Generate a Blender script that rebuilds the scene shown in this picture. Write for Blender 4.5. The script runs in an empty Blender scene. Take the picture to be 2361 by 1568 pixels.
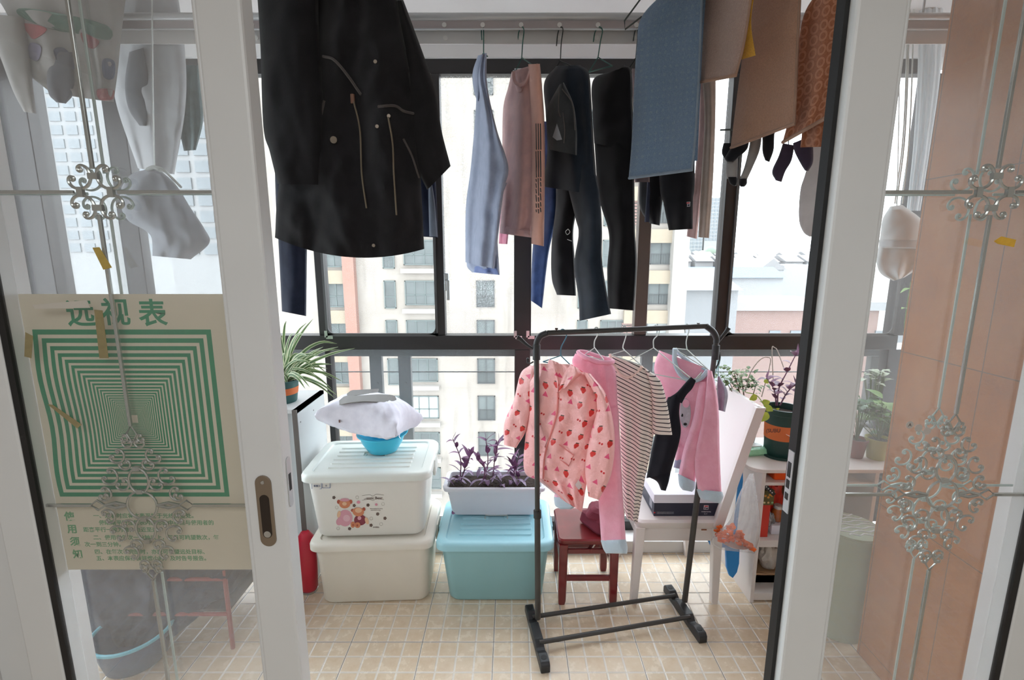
import bpy, bmesh, math, random
from mathutils import Vector, Matrix, noise
from mathutils.bvhtree import BVHTree
random.seed(7)
C = bpy.context.scene.collection
SC = bpy.context.scene
PI = math.pi

# ---------------------------------------------------------------- camera, sky, lights, exposure
F = 1115.0; PITCH = math.radians(10.3); H = 1.62
cp, sp = math.cos(PITCH), math.sin(PITCH)
cam = bpy.data.cameras.new('camera'); camo = bpy.data.objects.new('camera', cam); C.objects.link(camo)
camo.location = (0, 0, H); camo.rotation_euler = (PI/2 - PITCH, 0, 0)
cam.sensor_width = 36; cam.sensor_fit = 'HORIZONTAL'; cam.lens = F/2361*36
cam.clip_start = .02; cam.clip_end = 2000
SC.camera = camo
w = bpy.data.worlds.new('overcast_sky'); SC.world = w; w.use_nodes = True
bg = w.node_tree.nodes['Background']
bg.inputs[0].default_value = (.90, .955, 1.0, 1); bg.inputs[1].default_value = 5.6
try:
    w.cycles.sampling_method = 'AUTOMATIC'
except Exception: pass
SC.view_settings.view_transform = 'Standard'; SC.view_settings.look = 'None'
SC.view_settings.gamma = 1; SC.view_settings.use_curve_mapping = False
SC.view_settings.exposure = 0.38
SC.cycles.use_denoising = True
SC.cycles.max_bounces = 12; SC.cycles.transparent_max_bounces = 24
SC.cycles.diffuse_bounces = 5; SC.cycles.sample_clamp_indirect = 6

def lamp(name, loc, sx, sy, power, rot=(0, 0, 0), col=(1, 1, 1)):
    l = bpy.data.lights.new(name, 'AREA'); l.shape = 'RECTANGLE'; l.size = sx; l.size_y = sy
    l.energy = power; l.color = col
    o = bpy.data.objects.new(name, l); C.objects.link(o); o.location = loc; o.rotation_euler = rot
    return o
lamp('room_fill_light', (0, -1.2, 2.6), 1.6, 1.6, 27, col=(.93, .97, 1))              # unseen fill light, added behind the camera to brighten the door fronts

# ---------------------------------------------------------------- pixel -> place
def ray(x, y):
    v = (y-784)/F
    return Vector(((x-1180.5)/F, cp - v*sp, -(sp + v*cp)))
CAM = Vector((0, 0, H))
def at(x, y, Y):
    d = ray(x, y); return CAM + d*(Y/d.y)
def fl(x, y, z=0.0):
    d = ray(x, y); return CAM + d*((z-H)/d.z)
def onx(x, y, X):
    d = ray(x, y); return CAM + d*(X/d.x)
class Plane:
    """upright plane through (X,Y), turned by th degrees: its right end comes nearer"""
    def __init__(s, X, Y, th=0):
        t = math.radians(th); s.o = Vector((X, Y, 0)); s.n = Vector((-math.sin(t), -math.cos(t), 0)); s.d = Vector((math.cos(t), -math.sin(t), 0))
    def __call__(s, x, y, off=0.0):
        d = ray(x, y); o = s.o + s.n*off
        return CAM + d*((o-CAM).dot(s.n)/d.dot(s.n))
def hangplane(px, py, Y, th):
    p = at(px, py, Y); return Plane(p.x, p.y, th)

# ---------------------------------------------------------------- objects
ORG = {}
def props(o, label=None, cat=None, group=None, kind=None):
    if label: o['label'] = label
    if cat: o['category'] = cat
    if group: o['group'] = group
    if kind: o['kind'] = kind
    return o
def thing(name, loc, label=None, cat=None, group=None, kind=None):
    o = bpy.data.objects.new(name, None); C.objects.link(o); o.location = loc
    o.empty_display_size = .05
    ORG[o] = Vector(loc)
    return props(o, label, cat, group, kind)
def obj(name, bm, m, parent=None, smooth=True, bevel=0, label=None, cat=None, group=None, kind=None, auto=40):
    me = bpy.data.meshes.new(name)
    bmesh.ops.recalc_face_normals(bm, faces=bm.faces[:])
    if parent is None:
        xs = [v.co for v in bm.verts]
        lo = Vector((min(c.x for c in xs), min(c.y for c in xs), min(c.z for c in xs)))
        hi = Vector((max(c.x for c in xs), max(c.y for c in xs), max(c.z for c in xs)))
        org = Vector(((lo.x+hi.x)/2, (lo.y+hi.y)/2, lo.z))
    else: org = ORG[parent]
    for v in bm.verts: v.co -= org
    bm.to_mesh(me); bm.free()
    o = bpy.data.objects.new(name, me); C.objects.link(o)
    if parent is None: o.location = org
    else: o.parent = parent
    ORG[o] = org
    ms = m if isinstance(m, (list, tuple)) else [m]
    for q in ms: me.materials.append(q)
    if smooth:
        for p in me.polygons: p.use_smooth = True
        try: me.set_sharp_from_angle(angle=math.radians(auto))
        except Exception: pass
    if bevel:
        b = o.modifiers.new('Bevel', 'BEVEL'); b.width = bevel; b.segments = 2; b.limit_method = 'ANGLE'; b.angle_limit = math.radians(40)
    return props(o, label, cat, group, kind)
def NB():
    bm = bmesh.new(); bm.loops.layers.uv.new('UVMap'); return bm
def bx(bm, x0, x1, y0, y1, z0, z1, mi=0, M=None):
    vs = [bm.verts.new((x, y, z)) for z in (z0, z1) for y in (y0, y1) for x in (x0, x1)]
    if M:
        for v in vs: v.co = M @ v.co
    for f in ((0,2,3,1), (4,5,7,6), (0,1,5,4), (2,6,7,3), (0,4,6,2), (1,3,7,5)):
        bm.faces.new([vs[i] for i in f]).material_index = mi
    return bm
def hexa(bm, P, mi=0):
    vs = [bm.verts.new(p) for p in P]
    for f in ((0,1,2,3), (7,6,5,4), (0,4,5,1), (1,5,6,2), (2,6,7,3), (3,7,4,0)):
        bm.faces.new([vs[i] for i in f]).material_index = mi
    return bm
def cr(pts, n, closed=False):
    """n+1 points on a Catmull-Rom curve through pts"""
    pts = [Vector(p) for p in pts]; m = len(pts)
    if m == 2: return [pts[0].lerp(pts[1], i/n) for i in range(n+1)]
    out = []
    segs = m if closed else m-1
    for i in range(n+1):
        t = i/n*segs; k = min(int(t), segs-1); t -= k
        if closed: a, b, c, d = (pts[(k+j) % m] for j in (-1, 0, 1, 2))
        else:
            b, c = pts[k], pts[k+1]
            a = pts[k-1] if k > 0 else b*2-c
            d = pts[k+2] if k+2 < m else c*2-b
        out.append(.5*((2*b) + (c-a)*t + (2*a-5*b+4*c-d)*t*t + (3*b-a-3*c+d)*t**3))
    return out
def tube(bm, pts, r, seg=8, r1=None, mi=0, closed=False, flat=1.0):
    pts = [Vector(p) for p in pts]; n = len(pts); rings = []
    up = None
    for i, p in enumerate(pts):
        if closed: t = pts[(i+1) % n]-pts[i-1]
        else: t = pts[min(i+1, n-1)]-pts[max(i-1, 0)]
        if t.length < 1e-9: t = Vector((0, 0, 1))
        t.normalize()
        if up is None:
            up = Vector((0, 0, 1)) if abs(t.z) < .9 else Vector((1, 0, 0))
        a = t.cross(up)
        if a.length < 1e-6: a = t.orthogonal()
        a.normalize(); b = a.cross(t); up = b
        rr = r(i/(n-1)) if callable(r) else (r if r1 is None else r+(r1-r)*i/(n-1))
        rings.append([bm.verts.new(p + a*math.cos(2*PI*k/seg)*rr + b*math.sin(2*PI*k/seg)*rr*flat) for k in range(seg)])
    R = n if closed else n-1
    for i in range(R):
        A, B = rings[i], rings[(i+1) % n]
        for k in range(seg):
            bm.faces.new((A[k], A[(k+1) % seg], B[(k+1) % seg], B[k])).material_index = mi
    if not closed:
        bm.faces.new(rings[0][::-1]).material_index = mi; bm.faces.new(rings[-1]).material_index = mi
    return bm
def lathe(bm, prof, cx, cy, seg=32, mi=0, sx=1, sy=1, cap=True):
    rings = []
    for r, z in prof:
        rings.append([bm.verts.new((cx+r*sx*math.cos(2*PI*k/seg), cy+r*sy*math.sin(2*PI*k/seg), z)) for k in range(seg)])
    for A, B in zip(rings, rings[1:]):
        for k in range(seg): bm.faces.new((A[k], A[(k+1) % seg], B[(k+1) % seg], B[k])).material_index = mi
    if cap:
        bm.faces.new(rings[0][::-1]).material_index = mi; bm.faces.new(rings[-1]).material_index = mi
    return bm
def rr_ring(w, d, r, seg=6):
    r = min(r, w/2-1e-4, d/2-1e-4); out = []
    for cx, cy, a0 in ((w/2-r, d/2-r, 0), (-w/2+r, d/2-r, PI/2), (-w/2+r, -d/2+r, PI), (w/2-r, -d/2+r, 1.5*PI)):
        for i in range(seg+1):
            a = a0 + PI/2*i/seg; out.append((cx+r*math.cos(a), cy+r*math.sin(a)))
    return out
def loft(bm, rings, cx, cy, mi=0, M=None, cap=True):
    """rings of rounded rectangles (w,d,r,z)"""
    R = []
    for q in rings:
        w_, d_, r_, z_ = q[:4]; ox, oy = (q[4], q[5]) if len(q) > 4 else (0, 0)
        vs = [bm.verts.new((cx+ox+x, cy+oy+y, z_)) for x, y in rr_ring(w_, d_, r_)]
        if M:
            for v in vs: v.co = M @ v.co
        R.append(vs)
    n = len(R[0])
    for A, B in zip(R, R[1:]):
        for k in range(n): bm.faces.new((A[k], A[(k+1) % n], B[(k+1) % n], B[k])).material_index = mi
    if cap:
        bm.faces.new(R[0][::-1]).material_index = mi; bm.faces.new(R[-1]).material_index = mi
    return bm
def prism(bm, pts, thick, off=(0, 0, 0), mi=0):
    """closed outline (3D points) pushed by vector thick"""
    t = Vector(thick); A = [bm.verts.new(Vector(p)) for p in pts]; B = [bm.verts.new(Vector(p)+t) for p in pts]
    n = len(A)
    fs = [bm.faces.new(A[::-1]), bm.faces.new(B)] + [bm.faces.new((A[k], A[(k+1) % n], B[(k+1) % n], B[k])) for k in range(n)]
    for f in fs: f.material_index = mi
    return bm

# ---------------------------------------------------------------- materials
def lin(c):
    return tuple(((x/255)/12.92 if x/255 <= .04045 else ((x/255+.055)/1.055)**2.4) for x in c[:3]) + (1,)
class NT:
    def __init__(s, name):
        s.m = bpy.data.materials.new(name); s.m.use_nodes = True; s.t = s.m.node_tree
        s.b = s.t.nodes['Principled BSDF']; s.o = s.t.nodes['Material Output']
    def n(s, ty, **k):
        x = s.t.nodes.new(ty)
        for a, b in k.items(): setattr(x, a, b)
        return x
    def put(s, sock, v):
        if isinstance(v, bpy.types.NodeSocket): s.t.links.new(v, sock)
        else: sock.default_value = v
    def f(s, op, a, b=None, c=None):
        x = s.n('ShaderNodeMath', operation=op)
        s.put(x.inputs[0], a)
        if b is not None: s.put(x.inputs[1], b)
        if c is not None: s.put(x.inputs[2], c)
        return x.outputs[0]
    def mix(s, fac, a, b):
        x = s.n('ShaderNodeMix', data_type='RGBA')
        s.put(x.inputs[0], fac); s.put(x.inputs[6], a); s.put(x.inputs[7], b); return x.outputs[2]
    def uv(s):
        x = s.n('ShaderNodeUVMap'); return x.outputs[0]
    def ocoord(s): return s.n('ShaderNodeTexCoord').outputs['Object']
    def pos(s): return s.n('ShaderNodeNewGeometry').outputs['Position']
    def xyz(s, v):
        x = s.n('ShaderNodeSeparateXYZ'); s.put(x.inputs[0], v); return x.outputs
    def vec(s, a, b, c=0.0):
        x = s.n('ShaderNodeCombineXYZ'); s.put(x.inputs[0], a); s.put(x.inputs[1], b); s.put(x.inputs[2], c); return x.outputs[0]
    def noise(s, v, scale, detail=3, rough=.5):
        x = s.n('ShaderNodeTexNoise'); s.put(x.inputs['Vector'], v); x.inputs['Scale'].default_value = scale
        x.inputs['Detail'].default_value = detail; x.inputs['Roughness'].default_value = rough; return x.outputs[0]
    def ramp(s, v, stops):
        x = s.n('ShaderNodeValToRGB'); s.put(x.inputs[0], v); e = x.color_ramp.elements
        while len(e) < len(stops): e.new(.5)
        for q, (p, c) in zip(e, stops): q.position = p; q.color = c if len(c) == 4 else lin(c)
        return x.outputs[0]
    def bump(s, h, st=.3, dist=.01):
        x = s.n('ShaderNodeBump'); x.inputs['Strength'].default_value = st; x.inputs['Distance'].default_value = dist
        s.put(x.inputs['Height'], h); s.put(s.b.inputs['Normal'], x.outputs[0])
    def col(s, v): s.put(s.b.inputs['Base Color'], v)
    def rough(s, v): s.put(s.b.inputs['Roughness'], v)
def mat(name, c, rough=.5, metal=0, var=0.0, vs=6, bump=0, bs=60, bd=.004, coat=0, sss=0):
    t = NT(name); c = lin(c)
    t.b.inputs['Metallic'].default_value = metal; t.rough(rough)
    if coat: t.b.inputs['Coat Weight'].default_value = coat
    if sss:
        t.b.inputs['Subsurface Weight'].default_value = sss; t.b.inputs['Subsurface Radius'].default_value = (.02, .02, .02)
    if var:
        nz = t.noise(t.ocoord(), vs, 4)
        t.col(t.ramp(nz, [(.25, tuple(x*(1-var) for x in c[:3])+(1,)), (.75, tuple(min(1, x*(1+var)) for x in c[:3])+(1,))]))
    else: t.col(c)
    if bump: t.bump(t.noise(t.ocoord(), bs, 4), bump, bd)
    return t.m
def fabric(name, c, var=.12, weave=900, bump=.35, fuzz=.4, c2=None):
    t = NT(name); c = lin(c); t.rough(.95); t.b.inputs['Specular IOR Level'].default_value = .15
    t.b.inputs['Sheen Weight'].default_value = fuzz*.5; t.b.inputs['Sheen Roughness'].default_value = .5
    o = t.ocoord(); nz = t.noise(o, 22, 5, .6)
    d = tuple(x*(1-var) for x in c[:3])+(1,); l = tuple(min(1, x*(1+var)) for x in c[:3])+(1,) if c2 is None else lin(c2)
    t.col(t.ramp(nz, [(.3, d), (.7, l)]))
    t.bump(t.noise(o, weave, 2), bump, .002)
    return t.m
def leafmat(name, a, b, stripe=None):
    t = NT(name); t.rough(.45)
    nz = t.noise(t.ocoord(), 25, 3); cc = t.ramp(nz, [(.3, lin(a)), (.7, lin(b))])
    if stripe:
        u = t.xyz(t.uv())[0]; d = t.f('ABSOLUTE', t.f('SUBTRACT', u, .5))
        cc = t.mix(t.f('GREATER_THAN', d, .30), cc, lin(stripe))
    t.col(cc); return t.m
def glassmat(name, ior=1.5, tint=(1, 1, 1), dust=.03, rough=.0, dustscale=6, speck=0):
    t = NT(name); t.t.nodes.remove(t.b)
    tr = t.n('ShaderNodeBsdfTransparent'); tr.inputs[0].default_value = tint+(1,)
    gl = t.n('ShaderNodeBsdfGlossy'); gl.inputs['Roughness'].default_value = rough
    f0 = ((ior-1)/(ior+1))**2; ge = t.n('ShaderNodeNewGeometry'); dp = t.n('ShaderNodeVectorMath', operation='DOT_PRODUCT')
    t.put(dp.inputs[0], ge.outputs['Incoming']); t.put(dp.inputs[1], ge.outputs['True Normal'])
    fre = t.f('ADD', f0, t.f('MULTIPLY', 1-f0, t.f('POWER', t.f('SUBTRACT', 1.0, t.f('MINIMUM', 1.0, t.f('ABSOLUTE', dp.outputs['Value']))), 5.0)))
    m1 = t.n('ShaderNodeMixShader'); t.put(m1.inputs[0], fre); t.t.links.new(tr.outputs[0], m1.inputs[1]); t.t.links.new(gl.outputs[0], m1.inputs[2])
    df = t.n('ShaderNodeBsdfDiffuse'); df.inputs[0].default_value = (.85, .87, .88, 1)
    tl = t.n('ShaderNodeBsdfTranslucent'); tl.inputs[0].default_value = (.85, .87, .88, 1)
    ad = t.n('ShaderNodeMixShader'); ad.inputs[0].default_value = .5
    t.t.links.new(df.outputs[0], ad.inputs[1]); t.t.links.new(tl.outputs[0], ad.inputs[2])
    m2 = t.n('ShaderNodeMixShader')
    nz = t.noise(t.ocoord(), dustscale, 4)
    k = t.f('MULTIPLY', t.f('ADD', nz, .3), dust*1.25)
    if speck:
        sp_ = t.f('GREATER_THAN', t.noise(t.ocoord(), 160, 2), .58)
        zf = t.f('MINIMUM', 1.0, t.f('MAXIMUM', 0.0, t.f('MULTIPLY', t.f('SUBTRACT', t.xyz(t.ocoord())[2], speck), 3.0)))
        k = t.f('ADD', k, t.f('MULTIPLY', t.f('MULTIPLY', sp_, zf), .35))
    t.put(m2.inputs[0], k)
    t.t.links.new(m1.outputs[0], m2.inputs[1]); t.t.links.new(ad.outputs[0], m2.inputs[2]); t.t.links.new(m2.outputs[0], t.o.inputs[0])
    return t.m

M_white_frame = mat('white_frame', (224, 226, 226), .35, var=.02)
M_white_wall = mat('white_wall', (220, 218, 216), .8, var=.03)
M_ceiling = mat('ceiling_paint', (214, 208, 206), .85, var=.03, bump=.05)
M_dark_frame = mat('dark_window_frame', (40, 38, 39), .35, var=.1)
M_brown_frame = mat('brown_window_frame', (86, 74, 66), .4, var=.08)
M_steel = mat('steel', (190, 195, 198), .25, .9)
M_grey_frame = mat('grey_rail', (150, 152, 152), .5, .2)
M_alu = mat('aluminium', (204, 206, 208), .3, .35)
M_alu2 = mat('aluminium_web', (185, 176, 176), .45, .3)
M_black = mat('black_rubber', (26, 25, 25), .6)
M_chrome = mat('lead_came', (182, 184, 178), .18, .75)
M_reflection = mat('came_reflection', (176, 196, 188), .3, .3)  # pale tint imitating the cames' reflection in the rear pane
M_nickel = mat('nickel', (150, 138, 124), .35, .8)
M_glass_door = glassmat('door_glass', 1.35, dust=.07)
M_glass_back = glassmat('door_glass_rear', 2.0, dust=.03)
M_glass_win = glassmat('window_glass', 1.25, (.97, .99, 1), dust=.03)
M_glass_speck = glassmat('speckled_window_glass', 1.25, (.97, .99, 1), dust=.035, speck=1.15)

def tiles():
    t = NT('floor_tile'); p = t.xyz(t.pos())
    def cellf(c, off, size):
        a = t.f('DIVIDE', t.f('ADD', c, off), size); fr = t.f('FRACT', t.f('ADD', a, 1000.0))
        return t.f('MULTIPLY', t.f('MINIMUM', fr, t.f('SUBTRACT', 1.0, fr)), size)
    xo, yo = .3774, -1.781
    e = t.f('MINIMUM', cellf(p[0], xo, .075), cellf(p[1], yo, .075))
    j = t.f('MINIMUM', cellf(p[0], xo, .3), cellf(p[1], yo, .3))
    nz = t.noise(t.pos(), 18, 6, .65); nz2 = t.noise(t.pos(), 2.0, 2)
    base = t.ramp(t.f('ADD', t.f('MULTIPLY', nz, .6), t.f('MULTIPLY', nz2, .4)), [(.3, (206, 180, 150)), (.5, (218, 198, 172)), (.7, (224, 210, 190))])
    c = t.mix(t.f('LESS_THAN', e, .0042), base, lin((226, 217, 205)))
    c = t.mix(t.f('LESS_THAN', j, .0012), c, lin((120, 112, 106)))
    t.col(c); t.rough(t.f('ADD', .16, t.f('MULTIPLY', nz, .2)))
    t.bump(t.f('MINIMUM', e, .005), .5, .6)
    return t.m
M_tile = tiles()
def walltile():
    t = NT('orange_wall_tile'); p = t.xyz(t.pos())
    nz = t.noise(t.pos(), 6, 6, .7); nz2 = t.noise(t.pos(), 140, 3, .7)
    h = t.f('ADD', t.f('MULTIPLY', nz, .6), t.f('MULTIPLY', nz2, .4))
    c = t.ramp(h, [(.3, (138, 78, 28)), (.5, (170, 104, 44)), (.7, (184, 126, 74))])
    def line(c0, off, size):
        fr = t.f('FRACT', t.f('ADD', t.f('DIVIDE', t.f('ADD', c0, off), size), 100.0))
        return t.f('LESS_THAN', t.f('MULTIPLY', t.f('MINIMUM', fr, t.f('SUBTRACT', 1.0, fr)), size), .0018)
    l = t.f('MAXIMUM', line(p[2], -1.264, .6), line(p[1], -1.42, .3))
    t.col(t.mix(l, c, lin((110, 84, 66)))); t.rough(.3); t.bump(nz2, .15, .002)
    return t.m
M_walltile = walltile()

# ---------------------------------------------------------------- the room
YW = 2.5; ZC = 2.65
S = dict(kind='structure')
obj('floor', bx(NB(), -2.6, 2.6, -2.6, 2.8, -.12, 0), M_tile, smooth=False, label='beige tiled floor with small squares', **S)
obj('ceiling', bx(NB(), -2.6, 2.6, -2.6, 2.8, ZC, ZC+.1), M_ceiling, smooth=False, label='off white painted ceiling', **S)
b = NB(); bx(b, -2.6, -1.3, 1.0, 1.31, 0, ZC); bx(b, -2.6, -2.5, -2.6, 1.0, 0, ZC)
obj('wall_left', b, M_white_wall, smooth=False, label='white wall left of the sliding doors', **S)
b = NB(); bx(b, 1.42, 2.6, 1.0, 1.31, 0, ZC); bx(b, 2.5, 2.6, -2.6, 1.0, 0, ZC)
obj('wall_right', b, M_white_wall, smooth=False, label='white wall right of the sliding doors', **S)
obj('wall_right_tiled', bx(NB(), 1.42, 2.6, 1.31, 1.73, 0, ZC), M_walltile, smooth=False, label='orange tiled wall behind the right glass door', **S)
obj('wall_back', bx(NB(), -2.6, 2.6, -2.6, -2.5, 0, ZC), M_white_wall, smooth=False, label='white wall of the room behind the camera', **S)
obj('wall_front', bx(NB(), -2.6, 2.6, YW-.02, YW+.15, 2.525, ZC), M_white_wall, smooth=False, label='white lintel above the window', **S)
obj('trim_1', bx(NB(), -2.6, 2.6, 2.395, 2.66, 0, .07), M_white_wall, smooth=False, bevel=.004, label='white curb under the window', **S)
obj('trim_2', bx(NB(), -1.3, 1.42, 1.0, 1.31, 2.36, ZC), M_white_wall, smooth=False, label='white wall above the sliding doors', **S)

# main window
def X(px, py, Y=YW): return at(px, py, Y).x
def Z(py, Y=YW): return at(1180, py, Y).z
zt0, zt1 = Z(170), Z(135); zb0, zb1 = Z(806), Z(773)
z0 = .07; z00 = .125
win = thing('window_1', (0, YW, .07), 'dark framed balcony window with three openings above and glass below', kind='structure')
def bar(x0, x1, za, zb, m=M_dark_frame, y0=YW, y1=YW+.06, name='frame'):
    obj(name, bx(NB(), x0, x1, y0, y1, za, zb), m, win, smooth=False, bevel=.003)
xl, xr = -2.5, 2.02
bar(xl, xr, zt0, zt1); bar(xl, xr, zb0, zb1, y0=YW-.01, y1=YW+.07); bar(xl, xr, z0, z00)
xm = [(X(737, 784), X(757, 784)), (X(1003, 600), X(1023, 600)), (X(1185, 784), X(1224, 784)), (X(1470, 600), X(1499, 600)), (X(1646, 784), X(1672, 784)), (X(2052, 784), X(2100, 784))]
bar(*xm[0], zb1, zt0); bar(*xm[1], zb1, zt0, y0=YW-.005); bar(*xm[2], zb1, zt0, y0=YW-.01, y1=YW+.07)
bar(*xm[3], zb1, zt0, m=M_brown_frame, y0=YW+.005); bar(*xm[4], zb1, zt0, y0=YW-.005)
bar(xm[5][0], 2.5, zb1, zt0, y0=YW-.01)
bar(xm[0][0]+.02, xm[0][1]+.005, z00, zb0); bar(xm[2][0]+.003, xm[2][1]-.003, z00, zb0, y0=YW-.01, y1=YW+.07); bar(xm[5][0], 2.5, z00, zb0)
bar(X(285, 600), X(330, 600), zb1, zt0); bar(X(288, 600), X(328, 600), z00, zb0)
bar(-2.5, -2.32, z0, zt1, y0=YW-.03, y1=YW+.08)
# thin sash edges
for a, c in ((xm[0][1], xm[1][0]), (xm[4][1], xm[5][0])):
    b = NB()
    for p in (((a, zb1), (c, zb1)), ((a, zb1), (a, zt0)), ((c, zb1), (c, zt0))):
        (x0, za), (x1, zc) = p
        bx(b, min(x0, x1)-.006, max(x0, x1)+.006, YW-.012, YW-.004, za-.004, zc+.012 if za == zc else zc)
    # rounded corner piece of the seal
    for sx, xx in ((1, a), (-1, c)):
        pts = [(xx, YW-.012, zb1), (xx+sx*.045, YW-.012, zb1+.008)] + [(xx+sx*(.045-.04*math.sin(t)), YW-.012, zb1+.008+.04*(1-math.cos(t))) for t in [i*PI/16 for i in range(1, 9)]]
        prism(b, pts, (0, .008, 0))
    obj('sash_seal', b, M_grey_frame, win, smooth=False)
def pane(x0, x1, za, zb, m=M_glass_win):
    obj('glass_pane', bx(NB(), x0, x1, YW+.028, YW+.032, za, zb), m, win, smooth=False)
edges = [-2.32, X(285, 600)]
for a, c in ((-2.32, X(285, 600)), (X(330, 600), xm[0][0]), (xm[0][1], xm[1][0]), (xm[2][1], xm[3][0]), (xm[3][1], xm[4][0]), (xm[4][1], xm[5][0])):
    pane(a, c, zb1, zt0)
pane(xm[1][1], xm[2][0], zb1, zt0, M_glass_speck)
for a, c in ((-2.32, X(288, 600)), (X(328, 600), xm[0][0]+.02), (xm[0][1]+.005, xm[2][0]), (xm[2][1], xm[5][0])):
    pane(a, c, z00, zb0)
# corner brackets and handle
for px, py, sx, sy in ((752, 778, 1, 1), (1188, 778, -1, 1), (1217, 778, 1, 1), (1186, 162, -1, -1)):
    b = NB(); p = at(px, py, YW-.013)
    x0, x1 = sorted((p.x, p.x+sx*-.035)); 
    if sx > 0: x0, x1 = p.x, p.x+.035
    bx(b, x0, x1, YW-.014, YW-.01, p.z-.008, p.z+.008)
    xx = p.x; zz0, zz1 = (p.z, p.z+.035) if sy > 0 else (p.z-.035, p.z)
    bx(b, xx-.008, xx+.008, YW-.014, YW-.01, zz0, zz1)
    obj('corner_bracket', b, M_steel, win, smooth=False)
b = NB(); p = at(1030, 650, YW-.01)
bx(b, p.x-.012, p.x+.012, YW-.03, YW-.004, p.z-.045, p.z+.045); bx(b, p.x-.006, p.x+.01, YW-.05, YW-.02, p.z-.01, p.z+.012)
bx(b, p.x+.004, p.x+.02, YW-.058, YW-.045, p.z-.09, p.z+.012)
obj('window_handle', b, M_steel, win, smooth=False, bevel=.003)

# end windows of the balcony
for nm, xx, y0, y1, lb in (('window_2', -2.56, 1.31, 2.47, 'dark framed side window at the left end of the balcony'), ('window_3', 2.5, 1.73, 2.47, 'dark framed side window at the right end of the balcony')):
    t = thing(nm, (xx, y0, 0), lb, kind='structure')
    b = NB()
    for za, zb in ((0, .12), (1.1, 1.18), (2.46, 2.65)): bx(b, xx, xx+.06, y0, y1, za, zb)
    for ya, yb in ((y0, y0+.06), (y1-.06, y1), ((y0+y1)/2-.03, (y0+y1)/2+.03)): bx(b, xx, xx+.06, ya, yb, .12, 2.46)
    obj('frame', b, M_dark_frame, t, smooth=False)
    obj('glass_pane', bx(NB(), xx+.028, xx+.032, y0+.06, y1-.06, .12, 2.46), M_glass_win, t, smooth=False)

# railing outside the window
rail = thing('balcony_railing', (0, 2.62, 0), 'grey metal railing standing outside the lower window glass', 'railing')
yr = 2.78
obj('top_rail', bx(NB(), -2.5, 2.5, yr, yr+.05, Z(822, yr), Z(806, yr)), M_grey_frame, rail, smooth=False, bevel=.004)
for a, c in ((857, 884), (922, 950), (1475, 1500), (1995, 2015)):
    b = bx(NB(), X(a, 900, yr+.02), X(c, 900, yr+.02), yr+.005, yr+.045, -.1, Z(822, yr)); p = at((a+c)/2, 884, yr)
    tube(b, [(p.x, yr-.004, p.z), (p.x, yr+.008, p.z)], .006, 8)
    obj('post', b, M_grey_frame, rail, smooth=False)
p = Z(857, yr+.06)
obj('wire', bx(NB(), -2.5, 2.5, yr+.055, yr+.06, p-.003, p+.003), M_grey_frame, rail, smooth=False)
b = NB(); bx(b, -2.6, 2.6, 2.66, 2.9, -.3, -.1)
obj('slab', b, M_grey_frame, rail, smooth=False)

# ---------------------------------------------------------------- text and flat marks
def text_bm(s, size, thick=.0006, off=0.0, align='CENTER', M=None, bm=None, mi=0, spacing=1.0):
    cu = bpy.data.curves.new('t', 'FONT'); cu.body = s; cu.size = size; cu.extrude = thick/2; cu.offset = off
    cu.align_x = align; cu.align_y = 'CENTER'; cu.space_character = spacing; cu.resolution_u = 3
    o = bpy.data.objects.new('t', cu); C.objects.link(o)
    dg = bpy.context.evaluated_depsgraph_get(); me = bpy.data.meshes.new_from_object(o.evaluated_get(dg))
    if M: me.transform(M)
    bm = bm or NB(); n = len(bm.faces); bm.from_mesh(me)
    bm.faces.ensure_lookup_table()
    for f in bm.faces[n:]: f.material_index = mi
    bpy.data.objects.remove(o); bpy.data.meshes.remove(me); bpy.data.curves.remove(cu)
    return bm
def upright(p, tilt=0): return Matrix.Translation(Vector(p)) @ Matrix.Rotation(tilt, 4, 'Y') @ Matrix.Rotation(PI/2, 4, 'X')

# ---------------------------------------------------------------- sliding doors
def spiral(cx, cz, r, a0, turns, Y, sgn=1, k=.8, n=16):
    return [Vector((cx + r*(1-k*i/n)*math.cos(a0+sgn*2*PI*turns*i/n), Y, cz + r*(1-k*i/n)*math.sin(a0+sgn*2*PI*turns*i/n))) for i in range(n+1)]
def cscroll(bm, cx, cz, ang, s, Y, r):
    """a C-scroll: arc whose two ends curl inwards, opening towards ang"""
    pts2 = []
    half = []
    for i in range(15):
        t = i/14
        a = t*2.1*PI; rad = .5*(1-.0*t)
        # clothoid-like curl
        half.append((a, t))
    def curl(sg):
        x, z, th = 0.0, 0.0, 0.0; out = [(x, z)]
        for i in range(26):
            kap = 1.0 + (i/26)**4*13.5
            th += sg*kap*.115; x += math.sin(th)*.115*1.0 if False else math.cos(th)*.115*sg; z += math.sin(th)*.115*sg
            out.append((x, z))
        return out
    a, b = curl(-1), curl(1)
    chain = a[::-1] + b[1:]
    co, si = math.cos(ang-PI/2), math.sin(ang-PI/2)
    P = []
    for x, z in chain:
        x *= s*.42; z *= s*.42
        P.append((cx + x*co - z*si, Y, cz + x*si + z*co))
    tube(bm, P, r, 6)
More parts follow.
